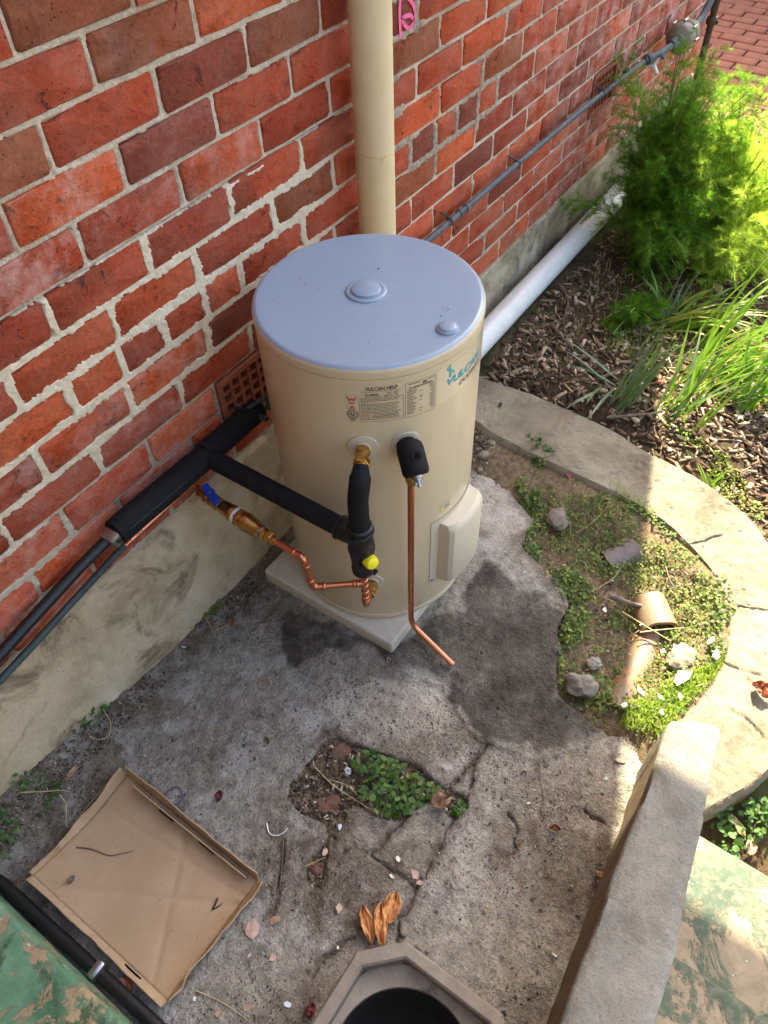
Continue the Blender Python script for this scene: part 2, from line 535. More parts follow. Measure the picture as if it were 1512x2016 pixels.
MAT['green_block'] = mat_paint('old_green_paint', srgb(66, 108, 78), srgb(118, 160, 126), srgb(176, 152, 116), .54, 12.0, .85, .12)
MAT['enamel'] = mat_enamel('cream_enamel', srgb(206, 189, 156), .30)
MAT['lid'] = mat_enamel('sky_tinted_lid', srgb(143, 160, 178), .34)  # blue sky light painted into the colour of lid top and caps
MAT['cover'] = NM('cream_plastic', srgb(202, 190, 166), .42, spec=.5).m
MAT['black_rubber'] = mat_noisy('black_foam_insulation', srgb(20, 20, 22), srgb(30, 30, 32), 30, .75, spec=.22, bump=.25, bscale=180)
MAT['black_plastic'] = mat_noisy('black_plastic', srgb(17, 17, 19), srgb(28, 28, 31), 60, .38, bump=.08)
MAT['copper'] = mat_noisy('bright_copper', srgb(214, 132, 98), srgb(226, 152, 120), 25, .28, 1.0, c=srgb(150, 84, 62), cthr=(.60, .72))
MAT['brass'] = mat_noisy('brass', srgb(186, 146, 78), srgb(206, 170, 104), 40, .30, 1.0)
MAT['steel'] = mat_noisy('galvanised_steel', srgb(150, 152, 154), srgb(186, 188, 190), 30, .35, 1.0)
MAT['old_pipe'] = mat_noisy('painted_grey_pipe', srgb(62, 66, 70), srgb(86, 91, 95), 40, .6, spec=.4, bump=.3, c=srgb(152, 152, 140), cthr=(.62, .7))
MAT['verdigris'] = mat_noisy('weathered_copper_pipe', srgb(44, 52, 52), srgb(70, 82, 80), 40, .6, .2, bump=.3)
MAT['meter'] = mat_noisy('beige_grey_regulator', srgb(112, 104, 86), srgb(138, 130, 110), 20, .5)
MAT['rust'] = mat_noisy('dark_rusty_pipe', srgb(58, 44, 36), srgb(82, 62, 48), 40, .8, bump=.3)
MAT['blue'] = NM('blue_plastic', srgb(24, 62, 158), .4).m
MAT['yellow'] = NM('yellow_plastic', srgb(240, 222, 20), .4).m
MAT['white'] = NM('white_plastic', srgb(225, 225, 222), .5).m
MAT['pvc'] = mat_noisy('dusty_white_pvc', srgb(206, 206, 200), srgb(222, 222, 218), 14, .45, bump=.05, c=srgb(176, 172, 158), cthr=(.6, .75))
MAT['downpipe'] = mat_noisy('cream_painted_downpipe', srgb(206, 186, 142), srgb(222, 204, 164), 6, .45, bump=.08, c=srgb(172, 148, 104), cthr=(.62, .7))
MAT['terracotta'] = mat_noisy('terracotta_vent', srgb(128, 64, 42), srgb(150, 80, 52), 30, .85, bump=.3)
MAT['clay_pipe'] = mat_noisy('salt_glazed_clay', srgb(126, 88, 62), srgb(160, 112, 78), 14, .6, bump=.5, c=srgb(120, 104, 86), cthr=(.43, .54))
MAT['clay_pipe_grey'] = mat_noisy('dusty_grey_clay', srgb(104, 96, 98), srgb(128, 118, 114), 20, .7, bump=.2)
MAT['dark'] = NM('dark_void', (.006, .006, .006), .95, spec=.1).m
MAT['gully'] = mat_noisy('worn_cement_gully', srgb(120, 110, 98), srgb(148, 138, 124), 14, .85, bump=.6, bscale=120, c=srgb(98, 88, 76), cthr=(.6, .7))
MAT['gully_bowl'] = mat_noisy('black_gully_bowl', srgb(24, 23, 22), srgb(36, 35, 33), 30, .75, bump=.2)
MAT['card'] = None
MAT['stone'] = mat_cast('broken_concrete', srgb(84, 78, 70), srgb(118, 110, 100), srgb(158, 150, 138), .9)
MAT['paver'] = mat_noisy('clay_paver', srgb(116, 72, 50), srgb(138, 90, 66), 10, .9, bump=.6, bscale=70, c=srgb(108, 72, 58), cthr=(.58, .7))
MAT['old_brick'] = mat_noisy('dirty_brick', srgb(88, 56, 46), srgb(124, 86, 72), 22, .95, bump=.8, bscale=60, c=srgb(96, 82, 68), cthr=(.48, .6))
MAT['shell'] = mat_noisy('white_chip', srgb(214, 208, 194), srgb(236, 232, 222), 60, .7)
MAT['blue_chip'] = mat_noisy('pale_blue_paint_flake', srgb(196, 208, 222), srgb(214, 222, 232), 60, .6)
MAT['pink_chip'] = mat_noisy('pinkish_paint_flake', srgb(178, 146, 128), srgb(196, 168, 150), 60, .7)
MAT['dry_leaf'] = mat_noisy('dry_orange_leaf', srgb(196, 130, 74), srgb(216, 164, 106), 60, .7, bump=.3)
MAT['brown_leaf'] = mat_noisy('crumpled_brown_leaf', srgb(138, 108, 84), srgb(172, 142, 114), 60, .8, bump=.3)
MAT['red_leaf'] = mat_noisy('dark_red_leaf', srgb(88, 34, 44), srgb(120, 56, 54), 60, .7)
MAT['rust_leaf'] = mat_noisy('rusty_leaf', srgb(120, 70, 50), srgb(150, 92, 66), 60, .75)
MAT['straw'] = mat_noisy('dry_straw', srgb(176, 152, 108), srgb(198, 178, 136), 60, .8)
MAT['wood'] = mat_noisy('grey_weathered_wood', srgb(104, 90, 78), srgb(138, 124, 108), 50, .9, bump=.5)
MAT['twig'] = mat_noisy('brown_twig', srgb(84, 64, 52), srgb(112, 88, 72), 50, .9, bump=.5)
MAT['purple'] = NM('purple_rubber', srgb(84, 66, 104), .6).m
MAT['tan_rubber'] = NM('tan_rubber', srgb(176, 140, 92), .6).m
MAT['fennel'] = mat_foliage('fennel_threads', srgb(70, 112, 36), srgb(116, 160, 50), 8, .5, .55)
MAT['fennel_lit'] = mat_foliage('sunlit_fennel_threads', srgb(138, 168, 72), srgb(176, 198, 100), 8, .5, .62)  # same fennel with sunlight painted in: lighter, yellower copy for the sunlit plant
MAT['fennel_stem'] = mat_foliage('fennel_stems', srgb(112, 136, 78), srgb(150, 168, 108), 20, .5, .2)
MAT['strap'] = mat_foliage('strap_leaves', srgb(84, 126, 42), srgb(130, 168, 64), 14, .38, .45)
MAT['strap_grey'] = mat_foliage('bluish_strap_leaves', srgb(82, 106, 84), srgb(108, 130, 102), 14, .4, .3)
MAT['strap_yellow'] = mat_foliage('yellowing_strap_leaves', srgb(120, 136, 54), srgb(160, 158, 78), 14, .45, .4)
MAT['clover'] = mat_foliage('clover_leaves', srgb(58, 90, 44), srgb(88, 124, 62), 40, .5, .3)
MAT['weed'] = mat_foliage('creeping_weed', srgb(76, 100, 50), srgb(116, 136, 72), 25, .55, .3)
MAT['grass'] = mat_foliage('short_grass', srgb(100, 134, 48), srgb(146, 172, 74), 25, .5, .45)
MAT['chips'] = mat_random('bark_chips', [(0, srgb(62, 48, 39)), (.35, srgb(102, 82, 66)), (.62, srgb(142, 120, 98)), (.85, srgb(180, 158, 132)), (1, srgb(212, 194, 168))])
MAT['grit'] = mat_random('grit', [(0, srgb(52, 44, 38)), (.55, srgb(98, 86, 74)), (.85, srgb(140, 126, 110)), (.97, srgb(196, 186, 168)), (1, srgb(222, 214, 200))])
MAT['ink'] = NM('black_print', (.012, .012, .013), .5).m
MAT['red_ink'] = NM('red_print', srgb(196, 34, 34), .5).m
MAT['teal_ink'] = NM('teal_print', srgb(40, 160, 170), .4).m
MAT['maroon_ink'] = NM('maroon_print', srgb(120, 60, 56), .4).m
MAT['sticker'] = NM('clear_sticker', srgb(204, 190, 160), .22, spec=.5, Coat_Weight=.5, Coat_Roughness=.06).m
MAT['pink_chalk'] = mat_noisy('pink_crayon', srgb(226, 84, 130), srgb(240, 120, 156), 90, .9)
MAT['roof'] = mat_noisy('roof_tiles', srgb(120, 62, 46), srgb(146, 80, 58), 12, .8)
MAT['blocker_dark'] = mat_noisy('dark_sky_blocker', srgb(58, 54, 46), srgb(74, 70, 60), 12, .8)
MAT['soffit'] = NM('white_soffit', srgb(224, 220, 210), .7).m


def mat_card():
    M = NM('corrugated_cardboard', rough=.85, spec=.2)
    v = M.coord(); sep = M.nt.nodes.new('ShaderNodeSeparateXYZ'); M.nt.links.new(v, sep.inputs[0])
    fl = M.math('SINE', M.math('MULTIPLY', sep.outputs[1], 900.0))
    n = M.noise(v, 8, 4); f = M.noise(M.coord((6, 60, 60)), 20, 4)
    c = M.mix(M.thr(n, .35, .7), srgb(172, 144, 112), srgb(186, 158, 126))
    c = M.mix(M.math('MULTIPLY', M.thr(f, .4, .7), .25), c, srgb(158, 122, 84))
    c = M.mix(M.math('MULTIPLY', M.thr(fl, -.2, 1.0), .10), c, srgb(140, 108, 74))
    c = M.mix(M.math('MULTIPLY', M.thr(M.noise(v, 13, 5, .7), .62, .74), .45), c, srgb(132, 98, 64))
    c = M.mix(M.math('MULTIPLY', M.thr(M.noise(v, 140, 2), .70, .74), .6), c, srgb(96, 70, 48))
    M.set('Base Color', c); M.bump(fl, .22, .0012)
    return M.m


MAT['card'] = mat_card()


# ------------------------------------------------------------------ brick house: bricks, mortar, plinth, vents, eave
WALL_END = 4.44
J0, CH = 1.43, 0.0854            # height of the first bed joint in view, course height
house = thing('brick_house', 'red brick house wall with pale mortar joints and cement plinth along the left', 'house')
VENTS = [(0.905, 1.135), (3.045, 3.275)]


def perps(k):
    if k == 6:
        P = [-2.82 + .24 * i for i in range(14)] + [.56, .69, .81, .935, 1.05, 1.28, 1.52, 1.75, 1.88, 2.0, 2.12, 2.24]
        P += [2.49 + .24 * i for i in range(9)]
    else:
        o = .70 if k % 2 else .583
        if 7 <= k <= 9: o -= .02
        if k >= 10: o = .56 if k % 2 == 0 else .68
        P = [o + .24 * i + (RNG.uniform(-.006, .006)) for i in range(-15, 17)]
    P = [p for p in P if p < WALL_END - .06]
    if k in (9, 10):
        for a, b in VENTS: P = [p for p in P if p < a - .05 or p > b + .05] + [a - .006, b + .006]
    return sorted(P) + [WALL_END]


def brick_mesh(seed, L):
    """rounded, slightly uneven brick face: fan plus two rings, 48 triangles"""
    r = random.Random(seed); H = .0755; n = 16
    V = [(0, -.0005, 0)]
    ring = []
    c = .006; hx, hz = L / 2, H / 2
    for sx, sz, flip in ((1, -1, 0), (1, 1, 1), (-1, 1, 0), (-1, -1, 1)):          # four points a corner: side, two round the corner, side
        q = [(sx * hx, sz * hz * .35), (sx * hx, sz * (hz - c)), (sx * (hx - c), sz * hz), (sx * hx * .4, sz * hz)]
        if sx * sz > 0: pass
        else: q = q[::-1]
        ring += [(x + r.uniform(-.0014, .0014), z + r.uniform(-.0013, .0013)) for x, z in q]
    for _ in range(r.choice((1, 2, 3))):                                          # chipped arrises
        i = r.randrange(n); k = r.uniform(.002, .006); x, z = ring[i]
        ring[i] = (x - math.copysign(k, x) * (abs(x) > hx * .8), z - math.copysign(k * .7, z) * (abs(z) > hz * .8))
    ins = .0035
    for (x, z) in ring: V.append((x - math.copysign(ins, x) * (abs(x) > L * .3), r.uniform(-.0008, .0006), z - math.copysign(ins * .7, z)))
    for (x, z) in ring: V.append((x, .0035 + r.uniform(-.0006, .0006), z))
    for (x, z) in ring: V.append((x, .03, z))
    F = []
    for i in range(n):
        j = (i + 1) % n
        F.append((0, 1 + j, 1 + i)); F.append((1 + i, 1 + j, 1 + n + j, 1 + n + i)); F.append((1 + n + i, 1 + n + j, 1 + 2 * n + j, 1 + 2 * n + i))
    me = bpy.data.meshes.new('brick'); me.from_pydata(V, [], F); me.update(); me.materials.append(MAT['brick'])
    me.shade_smooth(); me.set_sharp_from_angle(angle=rad(50))
    return me


LONG = [brick_mesh(s, .23) for s in range(24)]
SHORT = [brick_mesh(50 + s, .113) for s in range(10)]
PALETTE = [srgb(182, 95, 58), srgb(171, 87, 56), srgb(161, 79, 54), srgb(147, 72, 52), srgb(124, 65, 50), srgb(136, 83, 57), srgb(169, 83, 55)]
rest = MB(); rest_n = 0
PERP = {}
for k in range(-27, 14):
    P = perps(k); PERP[k] = P
    zc = J0 - CH * (k + .5)
    for a, b in zip(P[:-1], P[1:]):
        if k in (9, 10) and any(a >= va - .02 and b <= vb + .02 for va, vb in VENTS): continue
        w = b - a - .0105; xc = (a + b) / 2
        if k >= 12 and xc < 1.4: continue
        u, v = to_px((xc, 0, zc))
        seen = k >= -1 and xc > .05 and -110 < u < 1560 and -60 < v
        dz = RNG.uniform(-.0015, .0015); dy = RNG.uniform(-.0022, .0012)
        if not seen:
            rest.box((xc, .0095 + dy, zc + dz), (w, .02, .0745)); continue
        me = RNG.choice(LONG if w > .16 else SHORT); nominal = .23 if w > .16 else .113
        o = bpy.data.objects.new('brick', me); o.location = (xc, dy, zc + dz); o.scale = (w / nominal, 1, 1)
        o.rotation_euler = (RNG.uniform(-.008, .008), RNG.uniform(-.006, .006), RNG.uniform(-.004, .004))
        wts = [3, 3, 3, 2, 2, 2.2, 2] if k < 4 else [2, 3, 4, 3, 2.4, .4, 3]
        if k >= 9: wts = [2.5, 4, 3, 1, .5, .5, 4]
        c = RNG.choices(PALETTE, wts)[0]; j = RNG.uniform(.86, 1.14)
        paleness = .04 + .2 * max(0, RNG.random() - .5)
        if k in (2, 3) and xc < 1.3: paleness = RNG.uniform(.15, .6)
        if k >= 7 and xc < .8: paleness = RNG.uniform(.2, .5)
        paleness = max(paleness, min(.85, .75 * float(sstep(2.1, 3.4, np.array(xc))) + RNG.uniform(-.05, .15)))  # bricks turn paler and pinker towards the far end of the wall
        o.color = (c[0] * j, c[1] * j, c[2] * j, paleness)
        link(o, house)
blocker = MB(); blocker.box((-1.35, -1.9, 1.85), (.22, 3.8, 3.9)); put('sky_blocker', blocker, MAT['blocker_dark'], house)  # unseen wall added behind the camera to block sky light and darken the tank
ob = put('brick', rest, MAT['brick'], house, 30); ob.color = (*PALETTE[2], .15); tag(ob, kind='stuff')


def mortar_sheet(x0, x1, z0, z1, step):
    nx = int((x1 - x0) / step) + 1; nz = int((z1 - z0) / step) + 1
    X, Z = np.meshgrid(np.linspace(x0, x1, nx), np.linspace(z0, z1, nz), indexing='ij')
    kk = (J0 - Z) / CH; k = np.floor(kk).astype(int)
    fr = kk - np.floor(kk); dz = np.minimum(fr, 1 - fr) * CH
    dx = np.full(X.shape, 1.0)
    for kv in range(k.min(), k.max() + 1):
        m = k == kv
        if not m.any() or kv not in PERP: continue
        P = np.array(PERP[kv]); xx = X[m]
        i = np.clip(np.searchsorted(P, xx), 1, len(P) - 1)
        dx[m] = np.minimum(np.abs(xx - P[i - 1]), np.abs(P[i] - xx))
    d = np.minimum(dz, dx)
    n1 = fbm(X * 55, Z * 55, 4, 3); n2 = fbm(X * 9, Z * 9, 3, 21); n3 = fbm(X * 160, Z * 160, 2, 33)
    # slurried pale joints low on the near wall, grey repointing on the far wall, sandy raked joints above
    slurry = sstep(J0 - 4.02 * CH, J0 - 4.15 * CH, Z) * sstep(J0 - 9.2 * CH, J0 - 8.2 * CH, Z) * sstep(1.55, 1.25, X)
    slurry = np.maximum(slurry, sstep(.05, .3, fbm(X * 3, Z * 5, 2, 5)) * sstep(J0 - 8 * CH, J0 - 9 * CH, Z) * sstep(.75, .55, X))
    patch = sstep(.0, .18, fbm(X * 2.6 + 4, Z * 6, 3, 44)) * sstep(1.5, 1.7, X) * sstep(2.6, 2.1, X)
    w = .0064 + .0014 * n1 + .0012 * n2 + slurry * (.0044 + .0070 * n1 + .0040 * n2) + patch * (.005 + .006 * n1)
    proud = slurry * (.0014 + .0006 * n2) + patch * .0016
    front = .0030 + .0016 * n1 + .0010 * n3 - proud * 3.2
    crack = (np.abs(kk - 4 - .02 * fbm(X * 12, X * 0, 2, 9)) < .055) & (X < 1.6)          # the open joint
    front = np.where(crack & (kk > 4), .011, front)
    y = np.where(d < w, front, .014)
    y = np.where((d >= w) & (d < w + step * .9), (front + .014) * .5, y)
    for va, vb in VENTS:
        m = (X > va - .002) & (X < vb + .002) & (Z > J0 - 11 * CH) & (Z < J0 - 9 * CH); y = np.where(m, .06, y)
    V = np.stack([X, y, Z], -1).reshape(-1, 3)
    white = np.clip(slurry * .95 + .15 * (n2 > .1), 0, 1); grey = np.clip(patch + .55 * sstep(J0 - 8.7 * CH, J0 - 9.4 * CH, Z) * (X < 1.4), 0, 1)
    return V, grid_faces(nx, nz), white.ravel(), grey.ravel()


for (x0, x1, z0, z1, st) in ((.02, 1.62, .34, 1.70, .0036), (1.62, WALL_END - .004, .20, 1.70, .0052), (-3.0, .02, .3, 1.7, .03), (-3.0, WALL_END - .004, 1.70, 3.74, .03)):
    V, F, wh, gr = mortar_sheet(x0, x1, z0, z1, st)
    mk('mortar', V, F[:, ::-1], MAT['mortar'], house, 60, attrs={'white': wh, 'grey': gr})

core = MB()
core.box((.72, .14, 1.85), (7.4, .16, 3.78)); core.box((WALL_END - .115, 1.9, 1.86), (.22, 3.6, 3.78)); core.box((.7, 3.75, 1.86), (7.5, .1, 3.78))
o = put('wall_core', core, MAT['roof'], house)
ev = MB(); ev.box((.72, 1.7, 3.72), (7.44, 4.3, .03)); ev.box((.72, -.455, 3.78), (7.44, .11, .11), bev=.01)
put('eave', ev, MAT['soffit'], house)
rf = MB(); rf.add([(-3, -.5, 3.84), (4.44, -.5, 3.84), (4.44, 1.7, 5.0), (-3, 1.7, 5.0), (4.44, 3.9, 3.84), (-3, 3.9, 3.84)], [(0, 1, 2, 3), (3, 2, 4, 5), (1, 4, 2), (0, 3, 5)])
rf.box((.72, 1.7, 3.80), (7.4, 4.2, .08)); put('roof', rf, MAT['roof'], house)


def plinth(x0, x1, ztop, ybot, seed, mat, top_wob):
    nx = int((x1 - x0) / .012) + 1; nz = 40
    X, T = np.meshgrid(np.linspace(x0, x1, nx), np.linspace(0, 1, nz), indexing='ij')
    zt = ztop + top_wob * fbm(X * 6, X * 0 + seed, 3, seed)
    Z = -.12 + (zt + .12) * T
    y = ybot + (-.006 - ybot) * T ** 1.3 + .0035 * fbm(X * 14, Z * 14, 4, seed + 1) + .0015 * fbm(X * 70, Z * 70, 3, seed + 2)
    for cx in (.33, .62, .93, 2.7):                                             # hairline cracks with a little depth
        path = cx + .03 * fbm(Z * 9, Z * 0 + cx * 50, 3, seed + 5)
        y = y + .006 * (np.abs(X - path) < .007)
    y = np.where(T > .985, .012, y)
    V = np.stack([X, y, Z], -1).reshape(-1, 3)
    return mk('plinth', V, grid_faces(nx, nz)[:, ::-1], mat, house, 50)


plinth(-3.0, 1.45, .402, -.030, 3, MAT['plinth'], .008)
plinth(1.45, WALL_END, .236, -.022, 8, MAT['plinth_old'], .004)


def vent(x0, x1):
    z1 = J0 - 9 * CH - .004; z0 = J0 - 11 * CH + .004; fw = .018
    fr = MB(); xc = (x0 + x1) / 2; zc = (z0 + z1) / 2
    fr.box((xc, .012, z1 - fw / 2), (x1 - x0, .032, fw), bev=.002); fr.box((xc, .012, z0 + fw / 2), (x1 - x0, .032, fw), bev=.002)
    fr.box((x0 + fw / 2, .012, zc), (fw, .031, z1 - z0 - 2 * fw), bev=.002); fr.box((x1 - fw / 2, .012, zc), (fw, .031, z1 - z0 - 2 * fw), bev=.002)
    v = put('air_vent', fr, MAT['terracotta'], house)
    bk = MB(); bk.box((xc, .045, zc), (x1 - x0 - .01, .01, z1 - z0 - .01)); put('vent_back', bk, MAT['dark'], v)
    for i in range(1, 6):
        b = MB(); x = x0 + fw + (x1 - x0 - 2 * fw) * i / 6; b.box((x, .016, zc), (.010, .026, z1 - z0 - 2 * fw + .002)); put('vent_bar', b, MAT['terracotta'], v)
    for i in range(1, 4):
        b = MB(); z = z0 + fw + (z1 - z0 - 2 * fw) * i / 4; b.box((xc, .018, z), (x1 - x0 - 2 * fw + .002, .027, .010)); put('vent_bar', b, MAT['terracotta'], v)


for a, b in VENTS: vent(a, b)

# pink crayon mark beside the downpipe
gm = MB()
for st in ([(788, -6), (787, 30), (789, 76)], [(803, -6), (815, 12), (817, 36), (805, 56), (792, 38), (808, 30), (815, 42)]):
    P = [at(u, v, -.003, 1) for u, v in st]
    P = smooth_curve(P, 26)
    for i in range(len(P) - 1):
        a = P[i]; b = P[i + 1]; wd = .0052
        d = (b - a); nn = np.array([-d[2], 0, d[0]]); nn /= np.linalg.norm(nn) + 1e-9
        gm.add([a - nn * wd, a + nn * wd, b + nn * wd, b - nn * wd], [(0, 1, 2, 3)])
put('crayon_mark', gm, MAT['pink_chalk'], house)

# ------------------------------------------------------------------ ground, cracked concrete, edging, kerb, steps
YARD_EDGE = [(-.25, .06), (1.52, .06), (1.53, -.2)] + ats([(925, 905), (960, 893), (985, 882), (1012, 893), (1040, 887), (1046, 930), (1008, 972), (1030, 1002), (1052, 1022), (1030, 1075), (1060, 1110),
            (1112, 1150), (1122, 1200), (1098, 1235), (1107, 1275), (1096, 1320), (1102, 1372), (1150, 1410), (1192, 1440), (1240, 1448), (1298, 1475)], 0) + [(1.0, -1.33), (-.25, -1.36)]
HOLE1 = ats([(568, 1568), (572, 1545), (600, 1512), (622, 1482), (645, 1455), (662, 1452), (700, 1468), (742, 1480), (780, 1493), (826, 1512), (850, 1536), (878, 1556), (918, 1568), (918, 1590), (896, 1612), (884, 1603), (873, 1590), (840, 1575),
             (810, 1590), (800, 1605), (785, 1612), (760, 1612), (738, 1602), (715, 1588), (695, 1580), (680, 1598), (668, 1625), (660, 1652), (648, 1640), (640, 1618), (620, 1608), (590, 1598)], 0)
HOLE2 = ats([(632, 1668), (645, 1655), (640, 1690), (636, 1715), (642, 1730), (628, 1750), (608, 1742), (602, 1715), (612, 1692)], 0)
CRACKS = [ats(p, 0) for p in (
    [(893, 1612), (880, 1632), (868, 1662), (850, 1690), (838, 1712), (826, 1728), (815, 1752), (806, 1785), (788, 1808), (782, 1850)],
    [(728, 1682), (745, 1695), (770, 1712), (795, 1728), (815, 1745)],
    [(800, 1606), (790, 1622), (768, 1640), (745, 1668), (728, 1684)],
    [(648, 1640), (642, 1660)], [(558, 1652), (556, 1690), (548, 1760), (533, 1806)],
    [(934, 1500), (932, 1530), (918, 1568)], [(960, 1465), (934, 1500), (905, 1530), (880, 1555)],
    [(1150, 1595), (1170, 1610), (1190, 1618)], [(700, 1840), (660, 1868), (630, 1895), (612, 1925)], [(1000, 1600), (1018, 1640), (1010, 1690)])]
WET = ats([(560, 1335), (610, 1290), (700, 1265), (760, 1310), (820, 1322), (872, 1345), (892, 1392), (930, 1440), (985, 1470), (1060, 1488), (1130, 1470), (1192, 1440), (1102, 1372), (1096, 1320), (1107, 1275), (1122, 1200),
           (1040, 1160), (985, 1130), (950, 1090), (900, 1200), (800, 1260), (700, 1250), (600, 1200), (560, 1230), (560, 1290)], 0)
PALE = [ats([(640, 1390), (700, 1345), (790, 1338), (870, 1350), (905, 1420), (860, 1460), (740, 1450), (650, 1440)], 0), ats([(930, 900), (1040, 895), (1010, 965), (1040, 1030), (960, 1110), (935, 1010)], 0)]


INNER_PLAN = [(1.70, -.02)] + ats([(925, 830), (960, 855), (1060, 905), (1180, 960), (1290, 1020), (1360, 1085), (1410, 1150), (1428, 1220), (1418, 1300), (1382, 1365), (1335, 1420)], .05)


def ground_h(X, Y):
    """soil level"""
    h = -.028 + .010 * fbm(X * 5, Y * 5, 3, 61) + .006 * fbm(X * 30, Y * 30, 3, 62)
    h = h + .020 * sstep(1.85, 1.5, X) * sstep(.85, 1.0, X) + .052 * sstep(.20, .005, dline(X, Y, INNER_PLAN)) * sstep(1.9, 1.75, X) * (np.asarray(Y) > -1.33)
    h = h + .05 * sstep(1.9, 2.15, X) * sstep(-1.3, -1.0, Y) * sstep(.0, -.12, Y)          # garden bed
    h = h - .035 * sstep(-1.34, -1.42, Y) * sstep(1.15, .85, X)
    h = np.where(X > 4.3, -.07, h) if np.ndim(X) else h
    return h


nx, ny = 440, 240
X, Y = np.meshgrid(np.linspace(-.5, 4.35, nx), np.linspace(-2.4, .05, ny), indexing='ij')
Z = ground_h(X, Y)
hole = np.maximum(sdpoly(X, Y, HOLE1), sdpoly(X, Y, HOLE2)) > -.03
Z = np.where((X < 1.5) & (Y > -1.2) & ~hole, Z - .012, Z) + np.where(hole, .019, 0)
Z = np.where(np.hypot(X - .082, Y + 1.076) < .165, -.3, Z)                       # pit under the gully
edge = sstep(0, .08, np.minimum(np.minimum(X + .5, 4.35 - X), Y + 2.4))
Z = -.09 + (Z + .09) * edge
green = sstep(-.2, .3, fbm(X * 3, Y * 3, 3, 70)) * (X > .9)
tan = np.where(hole, .6, 0) + sstep(1.9, 1.8, X) * sstep(.8, 1.0, X) * (Y > -1.35)
V = np.stack([X, Y, Z], -1).reshape(-1, 3); F = grid_faces(nx, ny)
S = 300.0; o0 = len(V)
ring = [(-.5, -2.4), (4.35, -2.4), (4.35, .05), (-.5, .05)]; outer = [(-S, -S), (S, -S), (S, S), (-S, S)]
V = np.vstack([V, [(x, y, -.09) for x, y in ring + outer]])
F = np.vstack([F, [(o0 + i, o0 + 4 + i, o0 + 4 + (i + 1) % 4, o0 + (i + 1) % 4) for i in range(4)]])
g = mk('ground', V, F, MAT['soil'], None, 70, attrs={'green': np.append(green.ravel(), np.zeros(8)), 'tan': np.append(tan.ravel(), np.zeros(8))}); tag(g, kind='structure')
g['label'] = 'dark brown soil of the garden and yard'

st = .0048
nx = int(2.06 / st); ny = int(1.42 / st)
X, Y = np.meshgrid(np.linspace(-.25, 1.81, nx), np.linspace(-1.36, .06, ny), indexing='ij')
wob = .006 * fbm(X * 30, Y * 30, 4, 1)
sd = sdpoly(X, Y, YARD_EDGE) + wob * 1.2
sd = np.minimum(sd, -(sdpoly(X, Y, HOLE1) + wob * .6)); sd = np.minimum(sd, -(sdpoly(X, Y, HOLE2) + wob * .5))
rise = .10 * sstep(.55, -.05, X) * sstep(-.22, .0, Y)
top = rise + .0045 * fbm(X * 4, Y * 4, 3, 2) + .0022 * fbm(X * 26, Y * 26, 4, 4) + .0010 * fbm(X * 110, Y * 110, 2, 6)
layer = sdpoly(X, Y, ats([(640, 1300), (780, 1340), (870, 1350), (900, 1410), (940, 1460), (990, 1475), (1060, 1500), (1130, 1480), (1192, 1445), (1300, 1000), (900, 900), (560, 1180), (500, 1240)], 0)) + .010 * fbm(X * 22, Y * 22, 3, 8)
top = top + .005 * sstep(-.004, .004, layer)                                        # newer topping coat round the heater
cd = np.full(X.shape, 1.0)
for c in CRACKS: cd = np.minimum(cd, dline(X + .006 * fbm(X * 40, Y * 40, 3, 12), Y + .006 * fbm(X * 40, Y * 40, 3, 13), c))
top = top - .010 * sstep(.0042, .0010, cd + .0018 * fbm(X * 25, Y * 25, 2, 19))
pits = vn(X * 48, Y * 48, 90); top = top - .004 * sstep(.93, .98, pits) - .003 * sstep(.86, .95, vn(X * 85, Y * 85, 93)) + .0020 * fbm(X * 60, Y * 60, 3, 95)
Z = np.where(sd > 0, top - .006 * sstep(.010, 0, sd), -.055)
sd = np.minimum(sd, np.hypot(X - .082, Y + 1.076) - .165)
keep = sd > -st * 1.01
wet = sstep(-.014, .014, sdpoly(X, Y, WET) + .012 * fbm(X * 60, Y * 60, 3, 24) + .038 * fbm(X * 14, Y * 14, 4, 14))
pale = np.zeros(X.shape)
for p in PALE: pale = np.maximum(pale, sstep(-.01, .02, sdpoly(X, Y, p) + .035 * fbm(X * 11, Y * 11, 4, 15)))
wet = wet * (1 - .85 * pale)
dirt = np.clip(1.1 * sstep(.17, .03, -Y - .01 - .05 * fbm(X * 8, Y * 8, 3, 16)) + .8 * sstep(.06, .0, np.abs(Y + 1.255)) * sstep(-.1, .25, fbm(X * 9, Y * 9, 3, 27)) + .8 * sstep(.045, .0, sd) + .9 * sstep(.020, .004, cd)
               + .85 * sstep(-.05, .30, fbm(X * 3.5 + 8, Y * 3.5, 4, 17)) * sstep(.9, .55, X) + .22 * sstep(-.1, .3, fbm(X * 7, Y * 7, 4, 18)), 0, 1)
idx = -np.ones(X.size, int); kf = keep.ravel(); idx[kf] = np.arange(kf.sum())
F = grid_faces(nx, ny); F = F[kf[F].all(1)]; F = idx[F]
V = np.stack([X, Y, Z], -1).reshape(-1, 3)[kf]
o = mk('concrete_paving', V, F, MAT['concrete'], None, 60, attrs={'wet': wet.ravel()[kf], 'dirt': dirt.ravel()[kf], 'pale': pale.ravel()[kf]})
tag(o, kind='structure'); o['label'] = 'cracked grey concrete yard with a broken edge'


def yard_z(x, y): return .10 * float(sstep(.55, -.05, np.array(x)) * sstep(-.22, .0, np.array(y)))


